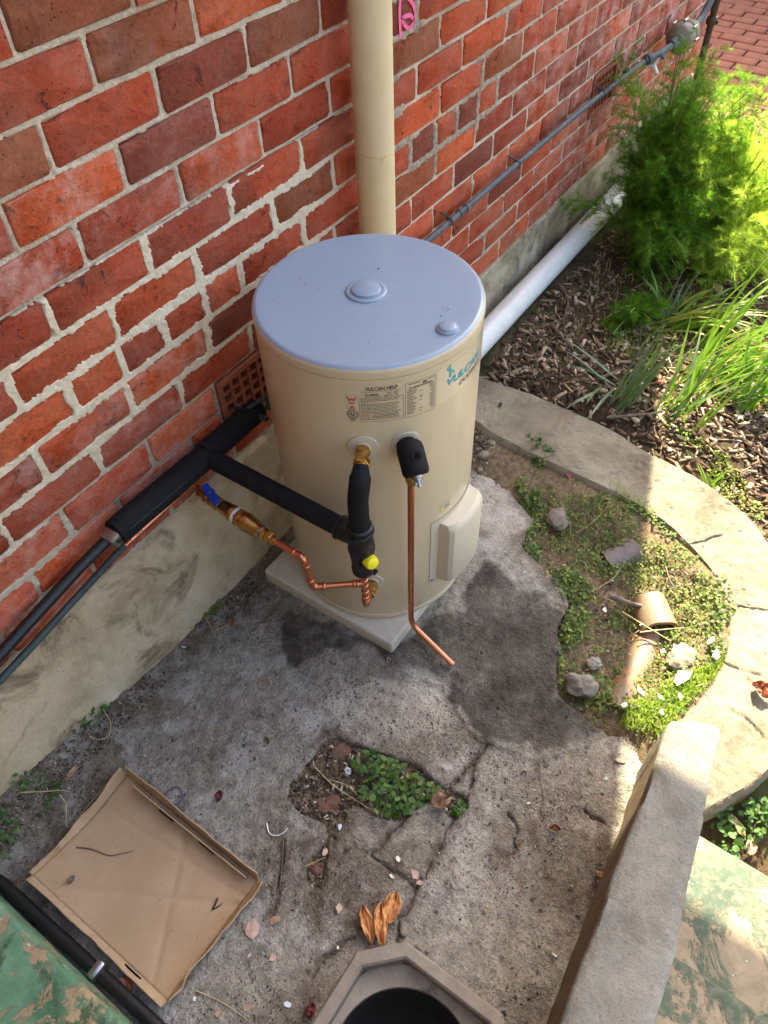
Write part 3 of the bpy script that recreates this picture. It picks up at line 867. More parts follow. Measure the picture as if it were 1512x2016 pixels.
def strip(name, inner, outer_, ztop, zbot, mat, n=150, m=16, seed=0, cracks=()):
    """curved cast strip between two plan curves"""
    I = np.array(smooth_curve(inner, n)); O = np.array(smooth_curve(outer_, n))
    prof = [(0, 0), (0, .75), (.012, .93)] + [(t, 1.0) for t in np.linspace(.05, .95, m)] + [(.988, .93), (1, .75), (1, 0)]
    T = np.array([p[0] for p in prof])[None, :]; Hh = np.array([p[1] for p in prof])[None, :] + np.zeros((n, 1))
    x = I[:, :1] * (1 - T) + O[:, :1] * T; y = I[:, 1:2] * (1 - T) + O[:, 1:2] * T
    z = zbot + (ztop - zbot) * Hh + .003 * fbm(x * 18, y * 18, 3, seed) + np.where(Hh == 1, .004 * fbm(x * 3, y * 3, 2, seed + 4) + .0022 * fbm(x * 60, y * 60, 3, seed + 6) - .004 * sstep(.88, .95, vn(x * 70, y * 70, seed + 9)), 0)
    x, y = x + .005 * fbm(y * 22 + Hh, x * 22, 2, seed + 2) * (Hh < 1), y + .005 * fbm(x * 22 + Hh, y * 22 + 5, 2, seed + 3) * (Hh < 1)
    for c in cracks: z = z - .006 * (dline(x + .006 * fbm(x * 30, y * 30, 2, 8), y, c) < .0028) * (Hh >= .9)
    V = np.stack([x, y, z], -1).reshape(-1, 3)
    M_ = len(prof); F = grid_faces(n, M_)
    return mk(name, np.array(V), F, mat, None, 55)


INNER = [(1.70, -.02)] + ats([(925, 830), (960, 855), (1060, 905), (1180, 960), (1290, 1020), (1360, 1085), (1410, 1150), (1428, 1220), (1418, 1300), (1382, 1365), (1335, 1420)], .05)
OUTER = [(1.935, -.01), (1.93, -.18)] + ats([(1060, 778), (1200, 840), (1274, 884), (1331, 915), (1412, 962), (1470, 1008), (1512, 1060)], .05) + [(1.60, -1.405), (1.44, -1.50), (1.25, -1.525)] + ats([(1512, 1530), (1440, 1577), (1385, 1605)], .05)
ECR = [smooth_curve(ats(p, .05), 8) for p in ([(1425, 1205), (1460, 1198), (1530, 1205)], [(1420, 1300), (1460, 1320), (1500, 1330)], [(1440, 1400), (1475, 1420), (1512, 1460)], [(1300, 1065), (1360, 1070), (1420, 1055)])]
ECR = [[tuple(q) for q in c] for c in ECR]
e = strip('garden_edging', INNER, OUTER, .052, -.16, MAT['edging'], 520, 40, 5, ECR)
tag(e, 'curved concrete garden edging sweeping round from the heater to the stair kerb', 'edging')

KL = [(-.6, -1.335)] + [tuple(at(u, v, .27)[:2]) for u, v in ((1124, 1953), (1202, 1737), (1277, 1541), (1310, 1431))]
KR = [(-.6, -1.50)] + [tuple(at(u, v, .27)[:2]) for u, v in ((1292, 2016), (1345, 1808), (1390, 1591), (1420, 1441))]
kl = np.array(smooth_curve(KL, 220)); kr = np.array(smooth_curve(KR, 220))
nose_l = kl[-1]; nose_r = kr[-1]; mid = (nose_l + nose_r) / 2; fwd = np.array([.020, .004])
L2 = list(kl); R2 = list(kr)
for t in np.linspace(.15, 1, 9):
    c_, s_ = math.cos(t * math.pi / 2), math.sin(t * math.pi / 2)
    L2.append(mid + (nose_l - mid) * (c_ ** .28 * .999 + .001) + fwd * s_); R2.append(mid + (nose_r - mid) * (c_ ** .28 * .999 + .001) + fwd * s_)
V = []; prof = [(0, 0), (0, .35), (0, .7), (0, .962), (.012, .988), (.045, 1.0)] + [(t, 1.0) for t in np.linspace(.18, .82, 9)] + [(.955, 1.0), (.988, .988), (1, .962), (1, .6), (1, 0)]
for i in range(len(L2)):
    for t, h in prof:
        p = L2[i] * (1 - t) + R2[i] * t; x, y = p
        drop = .018 * max(0, (i - len(kl)) / 9) ** 2
        z = -.14 + (.41 - drop) * h + .002 * float(fbm(np.array(x * 15), np.array(y * 15 + h), 3, 31)) * (h > .5)
        if .9 < h < 1 or t in (.045, .955):
            ch = max(0., float(fbm(np.array(x * 26), np.array(t * 9), 3, 37)) - .22); z -= .012 * ch; y += (.007 if t > .5 else -.007) * ch
        if 0 < h < 1: y += .004 * float(fbm(np.array(x * 16), np.array(h * 5), 3, 33))
        V.append((x, y, z))
F = grid_faces(len(L2), len(prof))
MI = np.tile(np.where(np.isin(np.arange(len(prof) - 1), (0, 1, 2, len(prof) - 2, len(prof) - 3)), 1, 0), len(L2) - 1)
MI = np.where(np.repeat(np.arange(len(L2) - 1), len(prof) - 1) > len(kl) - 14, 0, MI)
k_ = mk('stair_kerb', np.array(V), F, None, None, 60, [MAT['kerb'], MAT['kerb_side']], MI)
tag(k_, 'low grey concrete kerb wall with rounded end beside the green steps', 'kerb')

steps = thing('painted_steps', 'green painted concrete steps with flaking paint right of the kerb wall', 'steps', (.5, -1.7, -.1))
s = MB(); s.box((.27, -2.2, -.02), (1.05, 1.66, .26), bev=.008, seg=2); put('tread', s, MAT['green_step'], steps)
s = MB(); s.box((-.55, -2.205, .06), (2.1, 1.67, .38), bev=.010, seg=2); put('tread', s, MAT['green_step'], steps)

blk = MB(); blk.box((-.42, -.42, .02), (.53, .80, .27), bev=.012, seg=3)
o = put('painted_block', blk, MAT['green_block']); tag(o, 'peeling green painted concrete block at the bottom left corner', 'block')

# brick paving beyond the corner of the house
pave = mk('brick_pavement', np.array([(4.5, -3.2, -.075), (12, -3.2, -.075), (12, 4, -.075), (4.5, 4, -.075)]), [(0, 1, 2, 3)], MAT['soil']); tag(pave, kind='structure')
pb = MB(); pb.box((0, 0, 0), (.108, .222, .05), bev=.006, seg=1)
pm = bpy.data.meshes.new('paver'); pm.from_pydata(pb.V, [], pb.F); pm.update(); pm.materials.append(MAT['paver']); far = MB()
for r in range(38):
    x = 4.62 + r * .116
    for c in range(-9, 12):
        y = c * .232 + (.116 if r % 2 else 0) + .03
        if x < 4.7 and y > .0: continue
        u, v = to_px((x, y, -.05))
        z = -.072 + RNG.uniform(-.004, .004)
        if 1300 < u < 1600 and -60 < v < 420:
            o = bpy.data.objects.new('paver', pm); o.location = (x, y, z); o.rotation_euler = (RNG.uniform(-.02, .02), RNG.uniform(-.02, .02), RNG.uniform(-.03, .03)); link(o, pave)
        else: far.box((x, y, z), (.108, .222, .05))
tag(put('paver', far, MAT['paver'], pave), kind='stuff')

nb = MB(); nb.box((9.6, 1.6, 2.1), (.22, 5.6, 4.36)); o = put('shade_wall', nb, MAT['roof']); tag(o, 'added unseen tall wall beyond the paving that shades the pavers', 'wall')  # unseen wall added to keep the sun off the far pavers



# ------------------------------------------------------------------ the water heater
XA, YA, TR = 1.091, -.330, .243
ZB, ZL, ZT = .049, .899, .925


def on(az, z, r=TR):
    a = rad(az); return np.array([XA + r * math.cos(a), YA + r * math.sin(a), z])


def rdir(az): return np.array([math.cos(rad(az)), math.sin(rad(az)), 0.0])


padm = MB(); padm.box((1.063, -.314, .0225), (.450, .450, .053), bev=.007, seg=3)
o = put('precast_slab', padm, MAT['pad']); tag(o, 'square pale precast slab carrying the water heater', 'slab')

heater = thing('water_heater', 'cream cylindrical storage water heater with sky-tinted lid standing on a slab by the brick wall', 'water heater', (XA, YA, ZB))
b = MB(); b.lathe([(TR - .012, ZB + .001), (TR - .003, ZB + .004), (TR + .0012, ZB + .008), (TR + .0012, ZB + .021), (TR - .0006, ZB + .0225), (TR, ZB + .024), (TR, .3), (TR, .46), (TR, .7), (TR, ZL - .0022), (TR - .002, ZL - .0012), (TR - .002, ZL)], (XA, YA, 0), (0, 0, 1), 128)
put('body', b, MAT['enamel'], heater, 40)
arc_ = [(TR + .0016 - .013 + .013 * math.cos(t), ZT - .013 + .013 * math.sin(t)) for t in np.linspace(0, math.pi / 2, 10)]
b = MB(); b.lathe([(TR - .001, ZL + .0006), (TR + .0016, ZL + .0012)] + arc_[:5], (XA, YA, 0), (0, 0, 1), 128, caps=False); put('lid_rim', b, MAT['enamel'], heater, 60)  # rim keeps the body cream so only the top carries the sky tint
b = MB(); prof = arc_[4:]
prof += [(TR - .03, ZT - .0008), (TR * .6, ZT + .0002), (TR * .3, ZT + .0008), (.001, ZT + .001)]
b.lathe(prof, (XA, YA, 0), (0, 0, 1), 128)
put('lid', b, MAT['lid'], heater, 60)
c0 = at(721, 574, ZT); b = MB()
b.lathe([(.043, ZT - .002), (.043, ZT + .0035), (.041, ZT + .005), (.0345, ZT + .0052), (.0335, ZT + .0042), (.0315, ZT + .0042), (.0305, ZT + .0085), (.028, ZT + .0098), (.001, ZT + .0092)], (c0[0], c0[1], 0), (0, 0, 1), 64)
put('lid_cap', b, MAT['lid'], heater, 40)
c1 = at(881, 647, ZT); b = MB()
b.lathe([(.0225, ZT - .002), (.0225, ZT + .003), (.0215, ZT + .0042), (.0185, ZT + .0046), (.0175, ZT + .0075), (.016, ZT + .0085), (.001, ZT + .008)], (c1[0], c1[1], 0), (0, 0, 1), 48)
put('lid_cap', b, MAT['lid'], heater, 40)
# scuffs on the lid
b = MB(); c2 = at(877, 609, ZT)
for k in range(20):
    if k in (3, 4, 11): continue
    w0, w1 = 2 * math.pi * k / 20, 2 * math.pi * (k + .9) / 20
    q = [(c2[0] + r_ * math.cos(w), c2[1] + r_ * 1.2 * math.sin(w), ZT + .0011) for r_, w in ((.0052, w0), (.0060, w0), (.0060, w1), (.0052, w1))]
    b.add(q, [(0, 1, 2, 3)])
for u, v, s_ in ((868, 622, .003), (745, 529, .004), (626, 568, .002), (590, 548, .0025), (600, 560, .002), (540, 590, .002), (725, 675, .002)):
    p = at(u, v, ZT + .0008); b.add([p + np.array(d_) * s_ for d_ in ((-1, -.4, .05), (.2, -.6, .05), (1, .3, .05), (-.3, .6, .05))], [(0, 1, 2, 3)])
put('scuff_mark', b, MAT['ink'], heater)


def sheet(name, az0, az1, z0, z1, mat, off=.0004, par=None, n=24):
    V = []; F = []
    for i in range(n + 1):
        a = az0 + (az1 - az0) * i / n
        V.append(on(a, z0, TR + off)); V.append(on(a, z1, TR + off))
    for i in range(n): F.append((2 * i, 2 * i + 2, 2 * i + 3, 2 * i + 1))
    return mk(name, np.array(V), F, mat, par or heater, 60)


def strips(rects, off=.0009):
    """print made of small curved rectangles (az0, az1, z0, z1)"""
    m = MB()
    for a0, a1, z0, z1 in rects:
        k = max(1, int(abs(a1 - a0) / 2.5)); V = []
        for i in range(k + 1):
            a = a0 + (a1 - a0) * i / k; V += [on(a, z0, TR + off), on(a, z1, TR + off)]
        m.add(V, [(2 * i, 2 * i + 2, 2 * i + 3, 2 * i + 1) for i in range(k)])
    return m


def lettering(body, az0, az1, z0, h, mat, shear=0.0, bold=.0, rise=0.0, off=.0010, grow=0.0):
    cu = bpy.data.curves.new('lettering', 'FONT'); cu.body = body; cu.size = 1.0; cu.offset = bold; cu.resolution_u = 3
    t = bpy.data.objects.new('lettering_source', cu); COL.objects.link(t)
    dg = bpy.context.evaluated_depsgraph_get(); me = bpy.data.meshes.new_from_object(t.evaluated_get(dg))
    bpy.data.objects.remove(t)
    co = np.array([v.co[:] for v in me.vertices]); F = [tuple(p.vertices) for p in me.polygons]; bpy.data.meshes.remove(me)
    x0, x1 = co[:, 0].min(), co[:, 0].max(); y0, y1 = co[:, 1].min(), co[:, 1].max()
    s_ = (co[:, 0] - x0) / (x1 - x0); q = (co[:, 1] - y0) / (y1 - y0)
    az = az0 + (az1 - az0) * s_ + np.degrees(shear * h * q / TR); z = z0 + rise * s_ + h * q * (1 + grow * s_)
    V = [on(a, zz, TR + off) for a, zz in zip(az, z)]
    return mk('lettering', np.array(V), F, mat, label_, None)


label_ = sheet('rating_label', -155.2, -112.3, .779, .886, MAT['enamel'], .0005)
lettering('VULCAN HELP', -146.8, -131.8, .8715, .0095, MAT['ink'], bold=.02)
lettering('Australia', -147, -140.6, .8595, .0060, MAT['ink'], bold=.01)
lettering('131  031', -136.7, -131.6, .8600, .0060, MAT['ink'], bold=.01)
lettering('New Zealand', -147, -139.6, .8545, .0042, MAT['ink'])
lettering('0800 657 335', -138.2, -131.7, .8548, .0042, MAT['ink'])
lettering('80', -119.6, -117.2, .8680, .0066, MAT['ink'], bold=.02)
lettering('For any problems with this Water Heater contact us', -149, -130, .8672, .0030, MAT['ink'])
R_ = []
for (a0, a1, z0, z1) in ((-149.9, -129.2, .791, .8525), (-128.3, -112.8, .789, .8785)):
    t = .0007; d = math.degrees(t / TR)
    R_ += [(a0, a1, z0, z0 + t), (a0, a1, z1 - t, z1), (a0, a0 + d, z0, z1), (a1 - d, a1, z0, z1)]
put('print_frame', strips(R_), MAT['ink'], label_)
R_ = []; rr = random.Random(3)
for i in range(15):
    z = .8485 - i * .0037
    if i in (2,): R_.append((-149.2, -146, z, z + .0011)); continue
    if i in (11, 12): R_.append((-144.2 if i == 12 else -143.5, -131.5, z, z + .0013)); continue
    a = -149.2
    end = -130.0 - rr.uniform(0, 2.5)
    while a < end:
        w_ = rr.uniform(.5, 1.5); R_.append((a, min(a + w_, end), z, z + .0013)); a += w_ + .28
for i in range(16):
    z = .8585 - i * .0041; w_ = rr.uniform(3, 5)
    R_.append((-127.4, -127.4 + w_, z, z + .0014)); w2 = rr.uniform(1, 2.6); R_.append((-113.4 - w2, -113.4, z, z + .0014))
    if rr.random() > .5: R_.append((-121, -121 + rr.uniform(.5, 2), z, z + .0014))
R_ += [(-126.8, -120.6, .8735, .8748), (-116.6, -113.6, .8735, .8748)]
a = -126.4
while a < -114.2:
    w_ = rr.choice((.12, .2, .35)); R_.append((a, a + w_, .8625, .8668)); a += w_ + rr.choice((.12, .2, .3))
R_ += [(-154.6, -152.0, .8395, .8406), (-154.4, -152.2, .8372, .8381), (-155, -151.8, .7965, .7974), (-154.6, -152, .7938, .7947), (-154.2, -152.6, .791, .7919)]
put('small_print', strips(R_), MAT['ink'], label_)
put('red_print', strips([(-149.2, -144.8, .8078, .8092), (-149.2, -145.0, .8041, .8055), (-155.1, -151.7, .8415, .8422)]), MAT['red_ink'], label_)


def stroke(m, pts, w, off=.0011):
    """flat stroke through (az, z) points"""
    for (a0, z0), (a1, z1) in zip(pts[:-1], pts[1:]):
        p = np.array([rad(a0) * TR, z0]); q = np.array([rad(a1) * TR, z1]); d = q - p; L = np.hypot(*d) + 1e-9; nn = np.array([-d[1], d[0]]) / L * w / 2
        V = [on(math.degrees(c[0] / TR), c[1], TR + off) for c in (p - nn, q - nn, q + nn, p + nn)]
        m.add(V, [(0, 1, 2, 3)])


m = MB(); stroke(m, [(-155.4, .856), (-154.2, .8455), (-153.2, .852), (-152.3, .8455), (-151.2, .856)], .0026); put('emblem', m, MAT['red_ink'], label_)
m = MB(); stroke(m, [(-154.7, .8245), (-153.2, .833), (-151.8, .8245), (-154.7, .8245)], .0014); stroke(m, [(-153.9, .8262), (-153.2, .8292), (-152.6, .8262)], .0012); put('emblem', m, MAT['red_ink'], label_)
m = MB()
for r_, w_ in ((.0108, .0016), (.0070, .0008)):
    stroke(m, [(-153.2 + math.degrees(r_ * math.cos(t) / TR), .8105 + r_ * math.sin(t)) for t in np.linspace(0, 2 * math.pi, 22)], w_)
for t0 in (0, 2.09, 4.19):
    stroke(m, [(-153.2 + math.degrees(.0036 * math.cos(t) / TR), .8105 + .0036 * math.sin(t)) for t in np.linspace(t0, t0 + 1.5, 5)], .0026)
put('emblem', m, MAT['ink'], label_)

film = sheet('brand_sticker', -111.8, -64, .792, .884, MAT['sticker'], .0004); label_ = film
lettering('VULCAN', -106.5, -77.5, .829, .0185, MAT['teal_ink'], bold=.035, shear=.25)
lettering('DUOWAY', -96.5, -75.5, .8095, .0120, MAT['maroon_ink'], bold=.01, shear=.2)
m = MB(); stroke(m, [(-103.6, .850), (-103.2, .866), (-104.4, .874)], .0062); stroke(m, [(-103.4, .866), (-101.2, .861), (-100.8, .853)], .003); stroke(m, [(-104.6, .868), (-105.8, .873), (-104.6, .880)], .0022); stroke(m, [(-104.1, .8775), (-103.0, .8795)], .0045)
put('emblem', m, MAT['teal_ink'], film)


def rosette(az, z, r, name='rosette'):
    o_ = on(az, z); d = rdir(az); mb = MB()
    V = []; F = []; n = 40; rings = [(r, .0006), (r - .001, .0028), (r - .006, .0036), (r - .012, .0030), (.016, .0034), (.0135, .006), (.012, .004)]
    t = np.array([-d[1], d[0], 0]); up = np.array([0, 0, 1.0])
    for rr_, h in rings:
        for k in range(n):
            w = 2 * math.pi * k / n; s_ = rr_ * math.cos(w); u_ = rr_ * math.sin(w)
            V.append(on(az + math.degrees(s_ / TR), z + u_, TR + h))
    for i in range(len(rings) - 1):
        for k in range(n): F.append((i * n + k, i * n + (k + 1) % n, (i + 1) * n + (k + 1) % n, (i + 1) * n + k))
    F.append(tuple((len(rings) - 1) * n + k for k in range(n)))
    mb.add(V, F); return put(name, mb, MAT['cover'], heater, 40)


AO, AT_ = -149.3, -128.1
rosette(AO, .718, .0335); rosette(AO, .231, .0300); rosette(AT_, .716, .0335)
# element cover on the right of the body
CA = -90.0; cd_ = rdir(CA); ct = np.array([-cd_[1], cd_[0], 0])


def cov_pt(s_, h, z): return np.array([XA, YA, 0]) + ct * s_ + cd_ * h + np.array([0, 0, z])


m = MB(); m_z0, m_z1 = .166, .396
prof = [(-.072, .226), (-.068, .262), (-.060, .272), (-.040, .279), (0, .283), (.040, .281), (.075, .272), (.083, .262), (.087, .224)]
lay = [(m_z0, .0, .004), (m_z0 + .004, 0, 0.0), (m_z0 + .012, 0, -.003), (m_z1 - .022, 0, -.003), (m_z1 - .008, 0, .002), (m_z1, 0, .010)]
V = []; n = len(prof)
for z, _, ins in lay:
    for s_, h in prof: V.append(cov_pt(s_ * (1 - ins * 4), h - (ins if h > .23 else 0), z))
F = [(i * n + k, i * n + k + 1, (i + 1) * n + k + 1, (i + 1) * n + k) for i in range(len(lay) - 1) for k in range(n - 1)]
F += [tuple(range(n - 1, -1, -1)), tuple((len(lay) - 1) * n + k for k in range(n))]
m.add(V, F); cov = put('element_cover', m, MAT['cover'], heater, 30)
sheet('cover_flange', -112.5, -66, .158, .412, MAT['cover'], .0018)
m = MB(); p = on(-110.8, .172, TR + .0018); m.lathe([(.004, 0), (.0038, .0015), (.002, .0026), (.0005, .0027)], p, rdir(-110.8), 14); put('screw', m, MAT['steel'], heater)
label_ = sheet('warning_sticker', -106.5, -98, .436, .462, MAT['sticker'], .0006)
m = MB(); m.add([on(-106, .440, TR + .0012), on(-103.4, .440, TR + .0012), on(-104.7, .452, TR + .0012)], [(0, 1, 2)]); put('emblem', m, MAT['yellow'], label_)
put('small_print', strips([(-102.8, -98.6, .449 - i * .0042, .4503 - i * .0042) for i in range(3)], .0012), MAT['ink'], label_)
m = strips([(-112, -60, .4655, .4662), (-112, -60, .4322, .4329)], .0007); put('sticker_edge', m, MAT['cover'], heater)


# ------------------------------------------------------------------ plumbing fittings
def hexnut(m, p, d, r, L):
    m.lathe([(r * .86, 0), (r, L * .1), (r, L * .9), (r * .86, L)], p, d, 6)


def fit_ring(m, p, d, r, L=.008):
    p = np.array(p, float); d = np.array(d, float) / np.linalg.norm(d)
    m.lathe([(r * .92, -L * .5), (r * 1.10, -L * .3), (r * 1.16, 0), (r * 1.10, L * .3), (r * .92, L * .5)], p, d, 18)


RX, RY = .797, -.497                                       # the vertical hot and mixed pipe in front of the tank
hot = thing('insulated_hot_pipe', 'black foam insulated pipework with tempering valve and yellow cap in front of the heater', 'pipework', (RX, RY, .26))
m = MB(); o_ = on(AO, .718); d = rdir(AO); od = tuple(d)
m.lathe([(.0125, 0), (.0125, .012)], o_, d, 20); hexnut(m, o_ + d * .010, d, .0165, .013); m.lathe([(.0135, 0), (.0135, .012)], o_ + d * .023, d, 20)
m.tube(bend([o_ + d * .03, o_ + d * .082 + np.array([0, 0, -.002]), np.array([RX, RY, .68])], .03), .0125, 14)
hexnut(m, np.array(o_ + d * .036), d, .0175, .016)
put('outlet_union', m, MAT['brass'], hot)
m = MB(); P = bend([o_ + d * .056 + np.array([0, 0, .000]), o_ + d * .088 + np.array([0, 0, -.012]), (RX, RY, .66), (RX + .001, RY + .001, .575)], .05, 8)
m.tube(P, [.016, .020] + [.0225] * (len(P) - 2), 20); put('insulation_sleeve', m, MAT['black_rubber'], hot, 60)
wp = (.782, -.052, .553)
m = MB(); P = smooth_curve([wp, (.786, -.17, .549), (.790, -.30, .543), (.795, -.455, .536)], 14); m.tube(P, [.0235] * 12 + [.0235, .022], 20); put('insulation_sleeve', m, MAT['black_rubber'], hot, 60)
m = MB(); m.tube([(.498, -.050, .556), (.52, -.05, .5555), (.64, -.051, .553), (.780, -.051, .551)], [.0305, .032, .0325, .031], 22); o = put('insulation_sleeve', m, MAT['black_rubber'], hot, 50)
m = MB(); m.tube([(.786, -.046, .549), (.87, -.044, .546), (.965, -.040, .541), (.99, -.04, .54)], [.031, .031, .030, .026], 22); put('insulation_sleeve', m, MAT['black_rubber'], hot, 50)
m = MB(); m.tube([(.06, -.030, .462), (.25, -.031, .498), (.40, -.034, .528), (.502, -.046, .553)], .0135, 14); put('pipe', m, MAT['black_plastic'], hot)
m = MB(); m.box((.487, -.053, .553), (.028, .040, .036), rot=Matrix.Rotation(rad(-16), 3, 'Y'), bev=.006, seg=2); put('clamp', m, MAT['steel'], hot)
m = MB(); m.lathe([(.0055, 0), (.0055, .004), (.004, .005), (.0005, .005)], (.487, -.072, .556), (-.2, -1, .15), 12); put('clamp_screw', m, MAT['black_plastic'], hot)
# tempering valve
m = MB()
m.lathe([(.0245, .578), (.0285, .574), (.0285, .560), (.0265, .556), (.0270, .520), (.0300, .516), (.0305, .500), (.0285, .494), (.0280, .470), (.0262, .462), (.0255, .432), (.0270, .428), (.0262, .414), (.020, .408), (.012, .406)][::-1], (RX, RY, 0), (0, 0, 1), 26)
m.lathe([(.024, 0), (.0265, .006), (.0275, .018), (.0275, .030), (.0262, .034), (.0258, .062)], (.7945, RY + .062, .536), (.03, -1, -.02), 24)
m.lathe([(.0075, 0), (.0075, .010)], (RX - .022, RY - .016, .470), (-.75, -.62, 0), 12)
put('tempering_valve', m, MAT['black_plastic'], hot, 40)
m = MB()
for z in (.5585, .4975): m.lathe([(.0288, -.003), (.0312, -.002), (.0312, .002), (.0288, .003)], (RX, RY, z), (0, 0, 1), 26)
m.box((RX - .030, RY - .002, .5585), (.007, .010, .009)); m.box((.792, RY + .052, .508), (.012, .007, .012)); m.lathe([(.0275, 0), (.0298, .001), (.0298, .005), (.0275, .006)], (.7945, RY + .056, .536), (.03, -1, -.02), 24)
m.box((RX + .010, RY - .024, .411), (.014, .012, .005))
put('cable_tie', m, MAT['black_plastic'], hot, 40)
m = MB()
for i_ in range(9): m.box((RX + .0215, RY - .0075, .655 - i_ * .0085), (.0010, .0034, .0052 if i_ % 3 else .0035))
put('sleeve_print', m, MAT['maroon_ink'], hot)
m = MB(); m.tube([(.520, -.0795, .5665), (.64, -.0810, .5640), (.775, -.0800, .5610)], .0012, 5); m.tube([(.787, -.075, .5575), (.795, -.30, .5625), (.799, -.43, .5560)], .0011, 5); put('sleeve_seam', m, MAT['black_plastic'], hot)
yd = np.array([-.30, -.86, .28]); yd /= np.linalg.norm(yd)
m = MB(); m.lathe([(.0155, 0), (.0165, .003), (.0165, .022), (.0145, .0275), (.009, .030), (.0005, .0305)], np.array([RX, RY, .470]) + yd * .018, yd, 22); put('valve_cap', m, MAT['yellow'], hot, 40)

cold = thing('copper_cold_pipe', 'bright copper cold pipe with brass valves and blue lever running from wall to heater', 'pipework', (.73, -.2, .3))
m = MB()
m.tube([(RX, RY, .415), (RX, RY, .272)], .0078, 16)
for z in (.402, .372, .350, .325, .302): fit_ring(m, (RX, RY, z), (0, 0, 1), .0085)
m.tube(bend([(RX, RY, .295), (RX, RY, .262), (RX + .045, RY + .027, .244)], .02, 6), .0092, 16)
fit_ring(m, (RX, RY, .288), (0, 0, 1), .0092)
T0 = np.array([RX, RY, .360]); E1 = np.array([.722, -.400, .355]); E2 = np.array([.721, -.387, .462]); B0 = np.array([.7225, -.300, .4625])
m.tube(bend([T0, E1, E2, B0], .022, 7), .0075, 16)
dv = (E1 - T0) / np.linalg.norm(E1 - T0); fit_ring(m, T0 + dv * .016, dv, .0088); fit_ring(m, T0 + dv * .024, dv, .0088); m.tube([T0, T0 + dv * .02], .0092, 16)
for E_, A_, B_ in ((E1, T0, E2), (E2, E1, B0)):
    da = (A_ - E_) / np.linalg.norm(A_ - E_); db = (B_ - E_) / np.linalg.norm(B_ - E_)
    m.tube(bend([E_ + da * .026, E_, E_ + db * .026], .022, 6), .0092, 16); fit_ring(m, E_ + da * .027, da, .0092); fit_ring(m, E_ + db * .027, db, .0092)
put('pipe', m, MAT['copper'], cold, 50)
m = MB()     # wall run
m.tube([(.512, -.030, .478), (.62, -.030, .480), (.80, -.030, .484)], .0082, 14)
for x in (.517, .528, .552, .562, .728, .736, .760, .785, .795): fit_ring(m, (x, -.030, .478 + (x - .512) * .02), (1, 0, .02), .0088)
m.tube(bend([(.745, -.030, .482), (.742, -.030, .470), (.7405, -.05, .4625)], .01), .0085, 14)
put('wall_pipe', m, MAT['copper'], cold, 50)
m = MB(); m.tube([(.06, -.026, .402), (.25, -.027, .432), (.42, -.029, .462), (.515, -.030, .4785)], .0085, 12); put('old_pipe', m, MAT['verdigris'], cold)
bd = np.array([.7225, -.300, .4625]) - np.array([.740, -.045, .4625]); BL = np.linalg.norm(bd); bd /= BL; b0 = np.array([.740, -.045, .4625])
m = MB()
hexnut(m, b0, bd, .0135, .016); m.lathe([(.0115, 0), (.0115, .014)], b0 + bd * .014, bd, 18); hexnut(m, b0 + bd * .026, bd, .0175, .012)
m.lathe([(.0135, 0), (.0165, .006), (.0185, .014), (.0165, .024), (.0140, .028)], b0 + bd * .036, bd, 22); hexnut(m, b0 + bd * .064, bd, .0185, .016)
m.lathe([(.0150, 0), (.0150, .008)], b0 + bd * .080, bd, 18)
put('ball_valve', m, MAT['brass'], cold, 35)
m = MB()
m.lathe([(.0145, 0), (.019, .003), (.019, .020), (.0215, .026), (.0215, .032), (.0205, .034), (.0205, .066), (.0235, .070), (.0235, .082), (.021, .086), (.0200, .108), (.0165, .114), (.0165, .122)], b0 + bd * .090, bd, 26)
hexnut(m, b0 + bd * .136, bd, .0235, .014)
hexnut(m, b0 + bd * .214, bd, .0155, .010); m.lathe([(.0165, 0), (.0165, .008)], b0 + bd * .224, bd, 8); hexnut(m, b0 + bd * .232, bd, .0165, .016); m.lathe([(.011, 0), (.011, .012)], b0 + bd * .246, bd, 18)
put('check_valve', m, MAT['brass'], cold, 35)
m = MB(); m.lathe([(.0168, 0), (.0168, .005)], b0 + bd * .086, bd, 20); m.lathe([(.0172, 0), (.0172, .006)], b0 + bd * .211, bd, 20); put('steel_ring', m, MAT['steel'], cold)
m = MB(); m.lathe([(.0222, 0), (.0222, .009)], b0 + bd * .130, bd, 22, caps=False); put('white_band', m, MAT['white'], cold)
hp = b0 + bd * .05 + np.array([0, 0, .022]); upv = np.array([-.35, -.1, .93]); upv /= np.linalg.norm(upv)
m = MB(); m.lathe([(.006, -.012), (.006, .004)], hp, upv, 12); m.lathe([(.010, .002), (.0125, .004), (.0125, .010), (.010, .012), (.001, .0125)], hp, upv, 18)
la = np.cross(upv, bd); la /= np.linalg.norm(la); lv = bd * .8 + la * -.25; lv /= np.linalg.norm(lv)
for s_, L in ((1, .040), (-1, .026)):
    a_ = hp + upv * .007; sd_ = np.cross(upv, lv); 
    V = []
    for t, w_, th, lift in ((.0, .0075, .005, 0), (.5, .0085, .005, .001), (.85, .0105, .0045, .004), (1.0, .0080, .003, .005)):
        c_ = a_ + lv * s_ * (L * t) + upv * lift
        V += [c_ - sd_ * w_ - upv * th, c_ + sd_ * w_ - upv * th, c_ + sd_ * w_ + upv * th, c_ - sd_ * w_ + upv * th]
    m.add(V, [(4 * i + k, 4 * i + (k + 1) % 4, 4 * i + 4 + (k + 1) % 4, 4 * i + 4 + k) for i in range(3) for k in range(4)] + [(12, 13, 14, 15)])
put('lever_handle', m, MAT['blue'], cold, 35)
m = MB(); m.lathe([(.004, 0), (.003, .002), (.0005, .0022)], hp + upv * .0125, upv, 10); put('handle_screw', m, MAT['steel'], cold)
